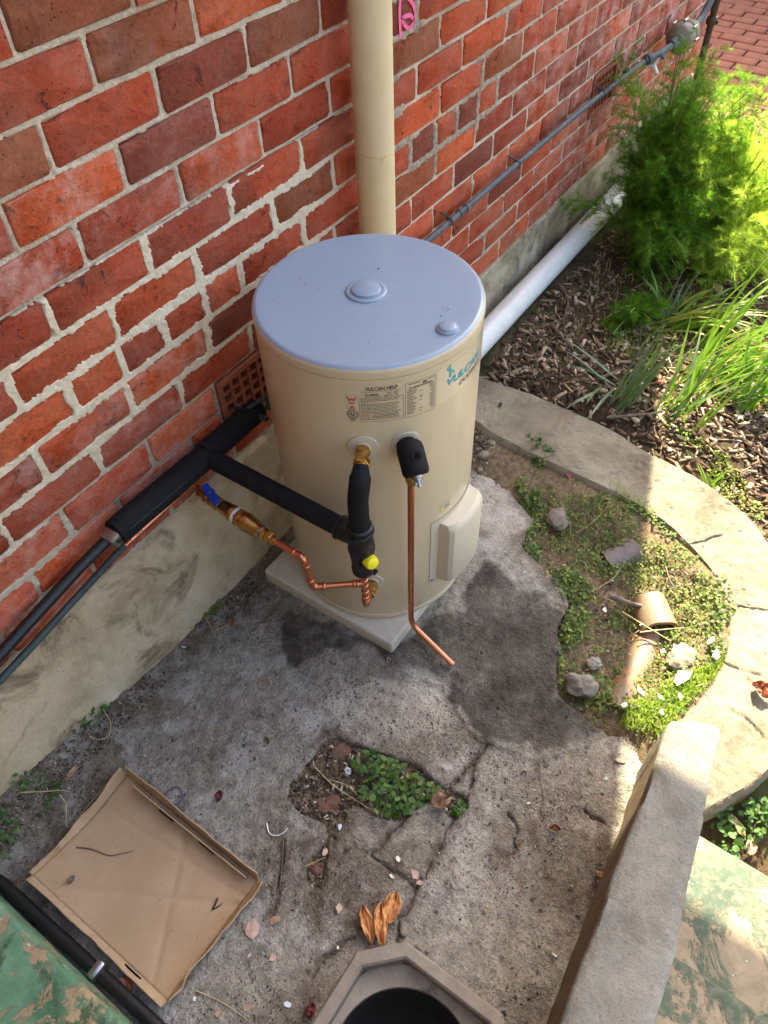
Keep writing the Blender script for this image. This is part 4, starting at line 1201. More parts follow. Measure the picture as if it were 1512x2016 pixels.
m = MB(); o_ = on(AO, .231); d = rdir(AO); m.lathe([(.0105, 0), (.0105, .012)], o_, d, 18); hexnut(m, o_ + d * .009, d, .0150, .022); m.lathe([(.0105, 0), (.0105, .010)], o_ + d * .03, d, 16); hexnut(m, o_ + d * .038 + np.array([0, 0, .004]), d + np.array([0, 0, .25]), .0122, .014)
put('inlet_union', m, MAT['brass'], cold, 35)

tpr = thing('relief_valve', 'black pressure relief valve with steel lever and long bent copper drain on the heater', 'valve', (.905, -.558, .09))
o_ = on(AT_, .716); d = rdir(AT_)
m = MB(); ax = d * .62 + np.array([0, 0, -.50]); ax /= np.linalg.norm(ax)
m.tube([o_ - d * .002, o_ + d * .022], .022, 22)
p0 = o_ + d * .024 + np.array([0, 0, .014])
m.lathe([(.018, -.012), (.0265, -.004), (.0285, .004), (.0285, .052), (.0275, .058), (.0235, .062), (.012, .0625)], p0, ax, 28)
m.lathe([(.0125, 0), (.0118, .003), (.0085, .0035)], p0 + ax * .016 + np.array([-.012, -.020, .0165]), (-.42, -.55, .72), 18)
body = put('valve_body', m, MAT['black_rubber'], tpr, 40)
m = MB(); m.lathe([(.0065, .0), (.0065, .0042)], p0 + ax * .016 + np.array([-.012, -.020, .0165]), (-.42, -.55, .72), 14); put('moulded_recess', m, MAT['dark'], body)
p1 = p0 + ax * .0625
m = MB(); m.lathe([(.0125, 0), (.0125, .004), (.010, .007), (.0095, .010)], p1, ax, 22); m.lathe([(.0045, 0), (.0045, .016)], p1 + ax * .008, ax, 12); put('stem', m, MAT['steel'], tpr)
m = MB(); lp = p1 + ax * .016; s1 = np.cross(ax, [0, 0, 1.0]); s1 /= np.linalg.norm(s1); dn = np.cross(s1, ax)
dn = dn if dn[2] < 0 else -dn
m.tube(bend([lp - s1 * .006 + dn * -.004, lp - s1 * .006 + dn * .024, lp + s1 * .006 + dn * .026, lp + s1 * .006 - dn * .004], .004, 3), .0024, 8); m.tube([lp - s1 * .008, lp + s1 * .008], .003, 8); put('lever', m, MAT['steel'], tpr)
DX, DY = .905, -.558
m = MB(); m.lathe([(.0115, .672), (.0125, .668), (.0125, .655), (.0105, .650)][::-1], (DX, DY, 0), (0, 0, 1), 8); m.tube([(DX, DY, .655), (DX, DY, .70)], .010, 14); put('drain_union', m, MAT['brass'], tpr)
de = at(891, 1308, .016)
m = MB(); m.tube(bend([(DX, DY, .662), (DX - .002, DY - .001, .38), (DX - .001, DY, .088), tuple(de)], .035, 8), .0078, 16); put('drain_pipe', m, MAT['copper'], tpr, 60)

# ------------------------------------------------------------------ downpipe, drain pipe, gas pipe and regulator
m = MB(); m.tube([(1.493, -.068, 3.68), (1.493, -.068, 2.0), (1.493, -.068, 1.0), (1.493, -.068, .16), (1.50, -.075, .10), (1.53, -.09, .075)], .048, 36)
dp = put('downpipe', m, MAT['downpipe'], None, 60); tag(dp, 'cream round downpipe rising behind the heater', 'downpipe')
m = MB(); m.tube([(1.50, -.088, .066), (1.60, -.098, .064), (2.4, -.094, .070), (3.35, -.094, .078), (3.9, -.10, .05)], .047, 32)
wp_ = put('drain_pipe', m, MAT['pvc'], None, 60); tag(wp_, 'white plastic drain pipe lying along the foot of the wall', 'pipe')

gas = thing('gas_pipe', 'slim grey gas pipe running along the brick wall above the plinth', 'pipe', (2.4, -.03, .6))
m = MB(); m.tube([(1.10, -.034, .606), (1.8, -.034, .602), (2.3, -.036, .608), (2.9, -.038, .606), (3.50, -.045, .592)], .0105, 14)
for x in (1.98, 2.02, 3.28, 3.30): m.lathe([(.011, -.004), (.0135, -.003), (.0135, .006), (.011, .008)], (x, -.035, .604), (1, 0, 0), 14)
put('pipe', m, MAT['old_pipe'], gas, 50)
for x in (1.92, 2.36, 3.05):
    m = MB(); m.tube([(x, -.044, .608), (x, -.038, .619), (x, .004, .626)], .0028, 8); m.box((x, -.036, .606), (.008, .026, .025), bev=.004); put('clip', m, MAT['old_pipe'], gas)
reg = thing('gas_regulator', 'beige grey gas regulator on a pipe bend near the corner of the wall', 'regulator', (3.8, -.08, .6))
m = MB(); m.tube(bend([(3.46, -.046, .595), (3.56, -.075, .60), (3.66, -.088, .605)], .05), .0145, 14); m.lathe([(.018, 0), (.021, .004), (.021, .03), (.018, .034)], (3.47, -.05, .595), (1, -.25, .04), 14); m.lathe([(.017, 0), (.022, .004), (.022, .022), (.028, .03), (.028, .045)], (3.64, -.087, .604), (1, -.08, .01), 14)
put('pipe_bend', m, MAT['old_pipe'], reg, 50)
m = MB(); m.lathe([(.030, 0), (.036, .01), (.050, .016), (.058, .026), (.060, .050), (.060, .060), (.055, .066), (.055, .078), (.060, .084), (.056, .115), (.036, .135), (.026, .15), (.026, .19)], (3.69, -.090, .606), (1, -.04, .05), 32); put('regulator_body', m, MAT['meter'], reg, 40)
m = MB()
for k in range(8):
    w = 2 * math.pi * k / 8; m.lathe([(.005, 0), (.005, .03)], (3.738, -.092 + .064 * math.cos(w), .609 + .064 * math.sin(w)), (1, -.04, .05), 8)
put('bolt', m, MAT['steel'], reg)
m = MB(); m.tube(bend([(3.88, -.098, .616), (3.96, -.10, .625), (4.06, -.10, .69), (4.12, -.10, .69), (4.14, -.10, .60)], .04), .016, 12); put('riser_bend', m, MAT['old_pipe'], reg, 50)
m = MB(); m.tube([(4.12, -.105, .72), (4.13, -.105, .3), (4.14, -.105, -.08)], .0155, 12); m.lathe([(.02, 0), (.024, .004), (.024, .03), (.02, .034)], (4.125, -.105, .555), (0, 0, 1), 12); m.tube([(4.125, -.135, .57), (4.125, -.08, .57)], .010, 8); put('riser', m, MAT['rust'], reg, 50)
tap = thing('garden_tap', 'small tap with blue handle on the wall behind the fennel', 'tap', (3.53, -.06, .53))
m = MB(); m.tube([(3.53, 0, .56), (3.53, -.07, .555), (3.535, -.085, .53)], .009, 10); m.lathe([(.007, 0), (.007, .03)], (3.53, -.06, .556), (.2, -.5, .8), 10); put('tap_body', m, MAT['white'], tap)
m = MB(); m.box((3.538, -.093, .597), (.05, .016, .012), rot=Matrix.Rotation(rad(25), 3, 'Z'), bev=.004, seg=2); put('tap_handle', m, MAT['blue'], tap)
old = thing('old_pipe_stub', 'dull green old pipe stub with fitting in front of the air vent', 'pipe', (1.0, -.05, .52))
m = MB(); m.tube([(.955, .02, .548), (.962, -.05, .548), (.965, -.09, .546)], .0075, 10); m.tube([(.945, -.047, .577), (1.01, -.060, .574)], .005, 10); put('pipe', m, MAT['verdigris'], old)
m = MB(); m.lathe([(.010, 0), (.013, .004), (.013, .026), (.010, .03)], (.985, -.075, .572), (.5, -1, -.1), 8); m.box((1.0, -.075, .585), (.03, .01, .012), bev=.003); put('fitting', m, MAT['verdigris'], old)
m = MB(); m.tube([(-.148, -.04, .045), (-.138, -.15, .030), (-.134, -.42, .022), (-.130, -.70, .020), (-.14, -.86, .018)], .0140, 14); bp = put('black_pipe', m, MAT['black_plastic'], None, 50); tag(bp, 'black poly pipe lying along the foot of the green block', 'pipe')
m = MB(); m.box((-.132, -.455, .024), (.040, .022, .040), bev=.008, seg=2); put('saddle_clip', m, MAT['steel'], bp)


# ------------------------------------------------------------------ cardboard tray
X0, X1, Y0, Y1 = -.088, .193, -.612, -.196
tray = thing('cardboard_tray', 'shallow open cardboard box lid lying on the concrete at the lower left', 'cardboard box', (.05, -.4, .0))


def card_sheet(name, fn, nu, nv, th=.0028):
    U, W_ = np.meshgrid(np.linspace(0, 1, nu), np.linspace(0, 1, nv), indexing='ij')
    V = fn(U, W_).reshape(-1, 3); o = mk(name, V, grid_faces(nu, nv), MAT['card'], tray, 60)
    md = o.modifiers.new('thickness', 'SOLIDIFY'); md.thickness = th; md.offset = 0
    return o


def floor_z(x, y):
    a = (x - X0) / (X1 - X0); b_ = (y - Y0) / (Y1 - Y0)
    return .007 + .028 * (1 - a) ** 2.5 * b_ ** 2.5 + .012 * a ** 3 * b_ ** 3 + .010 * (1 - a) ** 3 * (1 - b_) ** 3 + .006 * np.abs(a - .5) * 2 * b_ + .004 * np.sin(a * 3.1) * np.sin(b_ * 3) + .0028 * fbm(x * 11, y * 11, 3, 40)


def f_floor(U, W_):
    x = X0 + (X1 - X0) * U; y = Y0 + (Y1 - Y0) * W_
    cr = np.minimum(np.abs((x - .06) * .8 + (y + .42) * .45 + .03), np.minimum(np.abs((x - .10) * .5 - (y + .45) * .8), np.abs(x - .13 + .1 * (y + .4))) * 1.4)      # crease
    return np.stack([x, y, floor_z(x, y) - .003 * np.exp(-(cr / .007) ** 2)], -1)


card_sheet('base', f_floor, 50, 60)


def flap(edge, h0, h1, lean, wav, seed):
    def fn(U, W_):
        if edge in 'FN':
            y = Y0 + (Y1 - Y0) * U; x = np.full_like(y, X1 if edge == 'F' else X0); ox, oy = (1 if edge == 'F' else -1), 0
        else:
            x = X0 + (X1 - X0) * U; y = np.full_like(x, Y1 if edge == 'L' else Y0); ox, oy = 0, (1 if edge == 'L' else -1)
        h = (h0 + (h1 - h0) * U) * W_
        ln = lean + wav * fbm(U * 4, U * 0 + seed, 3, seed)
        off = h * ln + .0015 * np.sin(W_ * 3)
        z = floor_z(x, y) + h * np.sqrt(np.maximum(.05, 1 - ln ** 2)) + .0045 * fbm(U * 9, W_ * 2, 3, seed + 2) * W_
        return np.stack([x + ox * off, y + oy * off, z], -1)
    return fn


card_sheet('flap', flap('F', .038, .042, .18, .22, 3), 60, 8)
card_sheet('flap', flap('L', .012, .036, .5, .7, 5), 60, 8)
card_sheet('flap', flap('N', .019, .016, .66, .35, 7), 60, 8)
card_sheet('flap', flap('R', .024, .038, .36, .45, 9), 60, 8)
m = MB(); P0 = np.array([X1 - .004, 0, 0]);
put_l = lambda p, q, h, w_: m.add([(p[0], p[1], h), (p[0] - w_, p[1], h), (q[0] - w_, q[1], h), (q[0], q[1], h)], [(0, 1, 2, 3)])
card_sheet('tuck_strip', lambda U, W_: np.stack([X1 - .010 - .004 * W_ + U * 0, Y0 + .02 + (Y1 - Y0 - .06) * U, floor_z(X1 + U * 0, Y0 + (Y1 - Y0) * U) + .003 + .028 * W_], -1), 30, 4)
for y_ in (-.345, -.475):
    m = MB(); m.box((X1 - .0165, y_, .024), (.0016, .045, .009)); put('slot', m, MAT['dark'], tray)
for y_ in (-.345, -.515):
    m = MB(); m.box((X0 - .004, y_, .0185), (.004, .048, .003)); put('slot', m, MAT['dark'], tray)
# things lying in the tray
def twig(name, pts, r, mat, label, cat='twig', group=None, n=24):
    m = MB(); P = smooth_curve(pts, n); m.tube(P, [r * (1 - .6 * i / n) for i in range(n)], 6); o = put(name, m, MAT[mat], None, 70); return tag(o, label, cat, group)


def fz(u, v):
    p = at(u, v, .014); return tuple(at(u, v, .0035 + float(floor_z(np.array(p[0]), np.array(p[1])))))


twig('twig', [fz(150, 1668), fz(180, 1672), fz(215, 1684), fz(240, 1680), fz(264, 1675)], .0016, 'twig', 'thin curved brown twig lying inside the cardboard tray')
twig('dark_scrap', [fz(428, 1768), fz(424, 1780), fz(418, 1790), fz(428, 1786), fz(438, 1778)], .0022, 'black_plastic', 'small dark forked scrap lying inside the cardboard tray', 'scrap')


def flake(name, c, size, mat, label, cat, seed, asp, rot):
    rs = random.Random(seed); n = rs.choice((4, 5, 6, 7)); V = []; th = .0009
    for k in range(n):
        w = 2 * math.pi * (k + rs.uniform(-.28, .28)) / n; r = size * rs.uniform(.7, 1.15)
        x, y = r * math.cos(w), r * math.sin(w) * asp
        V.append((c[0] + x * math.cos(rot) - y * math.sin(rot), c[1] + x * math.sin(rot) + y * math.cos(rot), c[2] + rs.uniform(0, .22) * size))
    cz = (c[0], c[1], c[2] + size * rs.uniform(.0, .2))
    A = V + [(x, y, z - th) for x, y, z in V] + [cz]
    F = [(2 * n, k, (k + 1) % n) for k in range(n)] + [(k, n + k, n + (k + 1) % n, (k + 1) % n) for k in range(n)] + [tuple(range(2 * n - 1, n - 1, -1))]
    return tag(mk(name, np.array(A), F, MAT[mat], None, None), label, cat)


def crumple(name, c, size, mat, label, cat, seed, asp=.7, amp=.35, rot=0., nu=20, group=None, lift=0., pointed=True):
    """folded leaf or flake with real thickness of form"""
    U, W_ = np.meshgrid(np.linspace(-1, 1, nu), np.linspace(-1, 1, nu), indexing='ij')
    wd = (1 - np.abs(U) ** 2.2) ** .8 if pointed else np.ones_like(U) * (1 + .12 * fbm(U * 2 + seed, U * 0, 2, seed))
    x = U * size; y = W_ * size * asp * wd + size * .12 * fbm(U * 1.7 + seed, W_ * .4, 2, seed + 1)
    z = size * amp * (.5 * np.abs(W_ * wd) + fbm(U * 1.6 + seed, W_ * 2.2, 4, seed + 2) * .8 + .10 * np.abs(np.sin(W_ * 7 + U * 2 + seed)))
    y = y * (1 + .10 * fbm(U * 6 + seed, W_ * 0 + 3, 2, seed + 5))
    z = z - z.min() + .0012 + lift
    cr, sr = math.cos(rot), math.sin(rot)
    V = np.stack([c[0] + x * cr - y * sr, c[1] + x * sr + y * cr, c[2] + z], -1).reshape(-1, 3)
    o = mk(name, V, grid_faces(nu, nu), MAT[mat], None, 60)
    md = o.modifiers.new('thickness', 'SOLIDIFY'); md.thickness = .0007
    return tag(o, label, cat, group)


crumple('dry_bud', fz(142, 1732), .010, 'wood', 'little grey dried bud lying inside the cardboard tray', 'bud', 3, .7, .8)

# ------------------------------------------------------------------ gully basin
GC = (.082, -1.076); gh = .188; cf = .075
def octo(h, c): return [(h, -h + c), (h, h - c), (h - c, h), (-h + c, h), (-h, h - c), (-h, -h + c), (-h + c, -h), (h - c, -h)]
gl = thing('gully_basin', 'square cement drain gully with cut corners and black round bowl at the bottom edge', 'drain', (GC[0], GC[1], .0))
m = MB(); lv = [(gh, cf, -.05), (gh, cf, .072), (gh - .005, cf - .002, .080), (gh - .024, cf - .010, .081), (gh - .028, cf - .012, .077), (gh - .030, cf - .013, .046)]
V = []; F = []
for h, c, z in lv: V += [(GC[0] + x, GC[1] + y, z) for x, y in octo(h, c)]
for i in range(len(lv) - 1):
    for k in range(8): F.append((i * 8 + k, i * 8 + (k + 1) % 8, (i + 1) * 8 + (k + 1) % 8, (i + 1) * 8 + k))
m.add(V, F); put('rim', m, MAT['gully'], gl, 25)
n = 64; br = .142; V = []; F = []
oc = octo(gh - .030, cf - .013)
for k in range(n):
    w = 2 * math.pi * k / n; dx, dy = math.cos(w), math.sin(w); best = 1e9
    for i in range(8):
        (ax_, ay_), (bx_, by_) = oc[i], oc[(i + 1) % 8]; ex, ey = bx_ - ax_, by_ - ay_; den = dx * ey - dy * ex
        if abs(den) > 1e-9:
            t = (ax_ * ey - ay_ * ex) / den; s_ = (ax_ * dy - ay_ * dx) / den
            if t > 0 and -1e-6 <= s_ <= 1 + 1e-6: best = min(best, t)
    V += [(GC[0] + dx * best, GC[1] + dy * best, .050), (GC[0] + dx * br, GC[1] + dy * br, .044), (GC[0] + dx * (br - .002), GC[1] + dy * (br - .002), .034)]
for k in range(n):
    j = (k + 1) % n; F += [(3 * k, 3 * j, 3 * j + 1, 3 * k + 1), (3 * k + 1, 3 * j + 1, 3 * j + 2, 3 * k + 2)]
m = MB(); m.add(V, F); put('ledge', m, MAT['gully'], gl, 30)
m = MB(); m.lathe([(br - .0025, .0385), (br - .006, .020), (.128, -.03), (.112, -.075), (.082, -.098), (.080, -.102), (.070, -.102), (.066, -.11), (.064, -.16), (.001, -.16)], (GC[0], GC[1], 0), (0, 0, 1), 64, caps=False); put('bowl', m, MAT['gully_bowl'], gl, 40)

# ------------------------------------------------------------------ clay pipes and stones in the soil strip
def half_pipe(name, a, b_, r0, r1, mat, label, wall=.012, n=22, sink=.35, arc=1.0, m_=8):
    a = np.array(a); b_ = np.array(b_); d = b_ - a; L = np.linalg.norm(d); d /= L; s_ = np.cross(d, [0, 0, 1.0]); s_ /= np.linalg.norm(s_); u_ = np.cross(s_, d)
    V = []; F = []; rows = []
    for (t, inner) in [(t, 0) for t in np.linspace(0, 1, m_)] + [(t, 1) for t in np.linspace(1, 0, m_)]:
        r = r0 + (r1 - r0) * t - (wall if inner else 0)
        for k in range(n):
            w = math.pi * (.5 - arc / 2 + arc * k / (n - 1)); jit = .004 * float(fbm(np.array(k * .4), np.array(t * 3), 2, 77)) * (t in (0, 1))
            V.append(a + d * (L * t + jit) + s_ * r * math.cos(w) + u_ * (r * math.sin(w) - sink * r0))
    T = 2 * m_
    for i in range(T):
        j = (i + 1) % T
        for k in range(n - 1): F.append((i * n + k, i * n + k + 1, j * n + k + 1, j * n + k))
    for k in (0, n - 1): F.append(tuple(i * n + k for i in range(T)))
    m = MB(); m.add(V, F); o = put(name, m, MAT[mat], None, 50); return tag(o, label, 'clay pipe')


def g_(u, v, h=-.004):
    p = at(u, v, .0); return at(u, v, float(ground_h(np.array(p[0]), np.array(p[1]))) + h)


half_pipe('clay_pipe', g_(1215, 1392), g_(1288, 1250), .046, .046, 'clay_pipe', 'long salt glazed clay pipe half buried, lying half in sun and half in shade', sink=.72)
half_pipe('clay_pipe_collar', g_(1300, 1240, .004), g_(1275, 1180, .004), .056, .054, 'clay_pipe', 'broken orange clay pipe collar standing up behind the long clay pipe', sink=.30, arc=.96)
half_pipe('clay_pipe_shard', g_(1195, 1105), g_(1256, 1075), .050, .048, 'clay_pipe_grey', 'dusty grey clay pipe shard half buried in the shaded weeds', sink=.68)


def rock(name, c, size, seed, label, mat='stone', cat='stone', group=None, n=14):
    U, W_ = np.meshgrid(np.linspace(0, 2 * math.pi, n * 2 + 1)[:-1], np.linspace(-math.pi / 2, math.pi / 2, n), indexing='ij')
    dx, dy, dz = np.cos(U) * np.cos(W_), np.sin(U) * np.cos(W_), np.sin(W_)
    p = 2.7; r = (np.abs(dx) ** p + np.abs(dy) ** p + np.abs(dz) ** p) ** (-1 / p)
    r = r * (1 + .38 * fbm(dx * 1.9 + seed, dy * 1.9 + dz * 1.7, 2, seed) + .07 * fbm(dx * 6 + seed, dy * 6 + dz * 5, 3, seed + 3))
    rz = seed * 1.3; ca, sa = math.cos(rz), math.sin(rz)
    x = dx * r * size[0]; y = dy * r * size[1]
    V = np.stack([c[0] + x * ca - y * sa, c[1] + x * sa + y * ca, c[2] + dz * r * size[2]], -1).reshape(-1, 3)
    N = n * 2; i = np.arange(N); F = []
    for k in range(n - 1): F.append(np.stack([i * n + k, ((i + 1) % N) * n + k, ((i + 1) % N) * n + k + 1, i * n + k + 1], 1))
    o = mk(name, V, np.vstack(F), MAT[mat], None, 24); return tag(o, label, cat, group)


rock('broken_stone', g_(1142, 1352, .010), (.038, .030, .026), 4, 'lumpy broken concrete stone beside the shaded clay pipe end')
rock('broken_stone', g_(1170, 1305, .002), (.020, .018, .010), 9, 'small flat pale stone just above the lumpy broken stone')
rock('broken_stone', g_(1345, 1295, .004), (.040, .032, .014), 12, 'tan sunlit flat stone half sunk beside the curved edging', 'edging')
rock('broken_stone', g_(1100, 1022, .002), (.045, .030, .014), 15, 'flat grey stone sunk in shaded weeds near the heater')
rock('brick_fragment', at(668, 1482, -.013), (.028, .020, .009), 31, 'sunken red brick fragment at the top left of the weed hole', 'old_brick', 'brick')
rock('brick_fragment', at(650, 1585, -.013), (.030, .020, .009), 33, 'dusty red brick fragment at the lower left of the weed hole', 'old_brick', 'brick')
rock('brick_fragment', at(622, 1712, -.011), (.013, .010, .007), 35, 'little red brick fragment in the small hole', 'old_brick', 'brick')
PEB = 'pale pebbles at the foot of the edging'
for i, (u, v, s_) in enumerate(((968, 872, .016), (953, 895, .017), (945, 925, .010), (930, 905, .008), (985, 862, .009), (940, 885, .007), (958, 912, .006))):
    rock('pebble', g_(u, v, .004), (s_, s_ * .8, s_ * .5), 20 + i, 'pale pebble in the debris between heater and garden edging', 'edging' if i < 3 else 'stone', 'pebble', PEB, 8)
for i, (u, v, s_) in enumerate(((795, 1838, .008), (820, 1862, .004), (827, 1868, .004), (842, 1872, .0055), (955, 1795, .005), (1125, 1745, .005), (880, 1735, .005))):
    rock('pebble', at(u, v, .004), (s_, s_ * .8, s_ * .6), 40 + i, 'tiny pale stone chip lying on the concrete near the gully', 'edging', 'pebble', 'stone chips near the gully', 7)

# ------------------------------------------------------------------ fennel
def fennel(name, base, fronds, seed, label, mat='fennel'):
    rs = np.random.default_rng(seed); t_ = thing(name, label, 'fennel', base)
    LV = []; ST = MB(); base = np.array(base)
    for (lean_az, lean, H, bush) in fronds:
        d0 = np.array([math.cos(lean_az), math.sin(lean_az), 0])
        t = np.linspace(0, 1, 12); bow = .5 + .5 * rs.random()
        spine = base + np.outer(t * .03 * rs.normal(0, 1), [1, 1, 0]) * 0 + np.outer(H * (math.sin(lean) * t ** (1.2 + bow)), d0) + np.outer(H * (math.cos(lean) * t - .25 * math.sin(lean) * t ** 3), [0, 0, 1.0])
        spine = spine + rs.normal(0, .012, 3) * t[:, None] ** .5
        ST.tube([p for p in spine], [.0042 * (1 - .8 * q) + .0008 for q in t], 5, False)
        nb = int(bush)
        for j in range(nb):
            q = .30 + .70 * (j + rs.random()) / nb; k = q * 11; i0 = min(int(k), 10); f = k - i0
            p = spine[i0] * (1 - f) + spine[i0 + 1] * f; ax = spine[i0 + 1] - spine[i0]; ax /= np.linalg.norm(ax)
            a = rs.normal(0, 1, 3); a -= ax * (a @ ax); a /= np.linalg.norm(a)
            bl = (.17 * (1 - q) ** .8 + .045) * rs.uniform(.7, 1.2) * (H / .75) ** .5
            bd_ = ax * .75 + a; bd_ /= np.linalg.norm(bd_)
            m_ = 7; s_ = np.linspace(0, 1, m_)
            br_ = p + np.outer(s_ * bl, bd_) + np.outer(-(s_ ** 2) * bl * .22, [0, 0, 1.0])
            w = .0008; side = np.cross(bd_, [0, 0, 1.0]); side /= np.linalg.norm(side) + 1e-9
            for z_ in range(m_ - 1): LV.append(np.array([br_[z_] - side * w, br_[z_] + side * w, br_[z_ + 1]]))
            nt = int(46 + 330 * bl)
            u = rs.uniform(.12, 1, nt); kk = u * (m_ - 1); ii = np.minimum(kk.astype(int), m_ - 2); ff = (kk - ii)[:, None]
            pp = br_[ii] * (1 - ff) + br_[ii + 1] * ff
            dd = rs.normal(0, 1, (nt, 3)); dd -= (dd @ bd_)[:, None] * bd_ * .9; dd /= np.linalg.norm(dd, axis=1)[:, None]
            dd = dd + bd_ * .9; dd /= np.linalg.norm(dd, axis=1)[:, None]
            ll = (rs.uniform(.016, .042, nt) * (1.15 - .6 * u))[:, None]
            sd_ = np.cross(dd, rs.normal(0, 1, (nt, 3))); sd_ /= np.linalg.norm(sd_, axis=1)[:, None] + 1e-9
            LV.extend(np.stack([pp - sd_ * .00065, pp + sd_ * .00065, pp + dd * ll], 1))
    A = np.array(LV).reshape(-1, 3); F = np.arange(len(A)).reshape(-1, 3)
    mk('foliage', A, F, MAT[mat], t_, None); put('stem', ST, MAT['fennel_stem'], t_, 179)
    return t_


rf_ = random.Random(5)
def spray(n, az_lo, az_hi, le_lo, le_hi, h_lo, h_hi, bush=26):
    return [(rad(rf_.uniform(az_lo, az_hi)), rad(rf_.uniform(le_lo, le_hi)), rf_.uniform(h_lo, h_hi), bush * rf_.uniform(.8, 1.2)) for _ in range(n)]


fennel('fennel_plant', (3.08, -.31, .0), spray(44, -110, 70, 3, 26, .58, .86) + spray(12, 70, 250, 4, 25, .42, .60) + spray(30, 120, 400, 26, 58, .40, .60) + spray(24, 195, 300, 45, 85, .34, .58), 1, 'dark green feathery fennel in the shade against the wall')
fennel('fennel_plant', (3.24, -.60, .0), spray(40, 0, 360, 5, 32, .48, .68) + spray(46, 180, 420, 32, 70, .40, .64) + spray(24, 180, 330, 60, 88, .30, .50), 2, 'bright yellow green feathery fennel in the sun at the right', 'fennel_lit')
fennel('fennel_plant', (2.62, -.50, .0), spray(10, 150, 330, 40, 80, .12, .24, 14), 3, 'low sparse fennel seedling in front of the big fennel')

# ------------------------------------------------------------------ strap leaved clumps: every leaf is a part
def strap_leaf(parent, base, az, lean, L, w, mat, droop=.25, seed=0):
    rs = random.Random(seed); n = 9; V = []; F = []
    d = np.array([math.cos(az), math.sin(az), 0]); s_ = np.array([-d[1], d[0], 0]); p = np.array(base, float); ang = lean
    tw = rs.uniform(-.4, .4)
    for i in range(n):
        t = i / (n - 1); ww = w * .8 * (1 - t ** 3.5) * (.75 + .5 * min(1, t * 4)) * .8 + .0003
        fw = d * math.sin(ang) + np.array([0, 0, math.cos(ang)]); up = -d * math.cos(ang) + np.array([0, 0, math.sin(ang)])
        sx = s_ * math.cos(tw * t) + up * math.sin(tw * t)
        V += [p - sx * ww, p - up * ww * .25, p + sx * ww]
        ang += droop * (1.4 * t) / 2 + .0; p = p + fw * L / (n - 1)
    for i in range(n - 1):
        a = 3 * i; F += [(a, a + 1, a + 4, a + 3), (a + 1, a + 2, a + 5, a + 4)]
    return mk('leaf', np.array(V), F, MAT[mat], parent, 60)


def clump(base, n, azr, leanr, Lr, w, mats, label, seed, droop=(.1, .45), spread=.03):
    rs = random.Random(seed); t_ = thing('strap_leaf_plant', label, 'plant', tuple(base), 'strap leaved bulbs in the garden bed')
    for i in range(n):
        b_ = np.array(base) + np.array([rs.gauss(0, spread), rs.gauss(0, spread), 0])
        strap_leaf(t_, b_, rad(rs.uniform(*azr)), rad(rs.uniform(*leanr)), rs.uniform(*Lr), w * rs.uniform(.8, 1.2), rs.choice(mats), rs.uniform(*droop), seed * 100 + i)
    return t_


GZ = .018
clump(at(1215, 800, GZ), 26, (-85, -5), (10, 55), (.18, .33), .0050, ['strap', 'strap_grey', 'strap_grey'], 'half shaded strap leaved clump nearest the garden edging', 1, (.02, .25), .022)
clump(at(1208, 760, GZ), 6, (95, 190), (55, 80), (.18, .28), .0065, ['strap_grey'], 'few long bluish leaves spreading left over the mulch', 2, (.05, .3), .015)
clump(at(1330, 815, GZ), 22, (-80, 30), (15, 55), (.20, .36), .0065, ['strap', 'strap', 'strap_grey'], 'sunlit strap leaved clump behind the dead pale leaf', 3, (.05, .3), .035)
clump(at(1390, 740, GZ), 54, (-100, -10), (20, 62), (.30, .54), .0060, ['strap', 'strap', 'strap', 'strap', 'strap', 'strap_yellow'], 'tall bright green strap leaved clump at the right edge', 4, (.1, .5), .06)
clump(at(1320, 640, GZ), 36, (-110, -20), (50, 78), (.20, .36), .0085, ['strap', 'strap_yellow', 'strap'], 'flopped yellowing strap leaves lying below the fennel', 5, (.2, .55), .04)
clump(at(1310, 625, GZ), 10, (-40, 110), (10, 50), (.12, .22), .006, ['strap', 'strap_grey'], 'short upright shoots at the foot of the fennel', 6, (.05, .3), .02)
clump(at(1500, 420, GZ), 34, (-80, 60), (10, 50), (.25, .45), .0075, ['strap', 'strap_grey', 'strap'], 'strap leaved clump behind the sunlit fennel at the right edge', 7, (.1, .5), .06)
clump(at(1462, 800, GZ), 30, (-100, 30), (18, 60), (.24, .42), .0066, ['strap', 'strap', 'strap_grey', 'strap'], 'leaning strap leaved clump on the sunlit mulch at the right edge', 10, (.1, .4), .04)
clump(at(1395, 960, GZ - .02), 9, (-180, 180), (10, 60), (.04, .09), .004, ['strap'], 'tiny green seedling tuft beside the sunlit edging', 8, (.05, .3), .01)
clump(at(1400, 310, -.0), 16, (-60, 60), (5, 35), (.22, .36), .006, ['strap', 'strap_grey'], 'upright leaf blades poking through the top of the sunlit fennel', 9, (.05, .25), .06)

# ------------------------------------------------------------------ stuff: bark chips, grit, weeds, grass
def scatter(n, poly, seed, dens=None):
    rs = np.random.default_rng(seed); P = np.array(poly); lo, hi = P.min(0), P.max(0); out = np.zeros((0, 2))
    while len(out) < n:
        q = rs.uniform(lo, hi, (n * 3, 2)); q = q[sdpoly(q[:, 0], q[:, 1], poly) > 0]
        if dens is not None: q = q[rs.random(len(q)) < dens(q[:, 0], q[:, 1])]
        out = np.vstack([out, q])
    return out[:n], rs


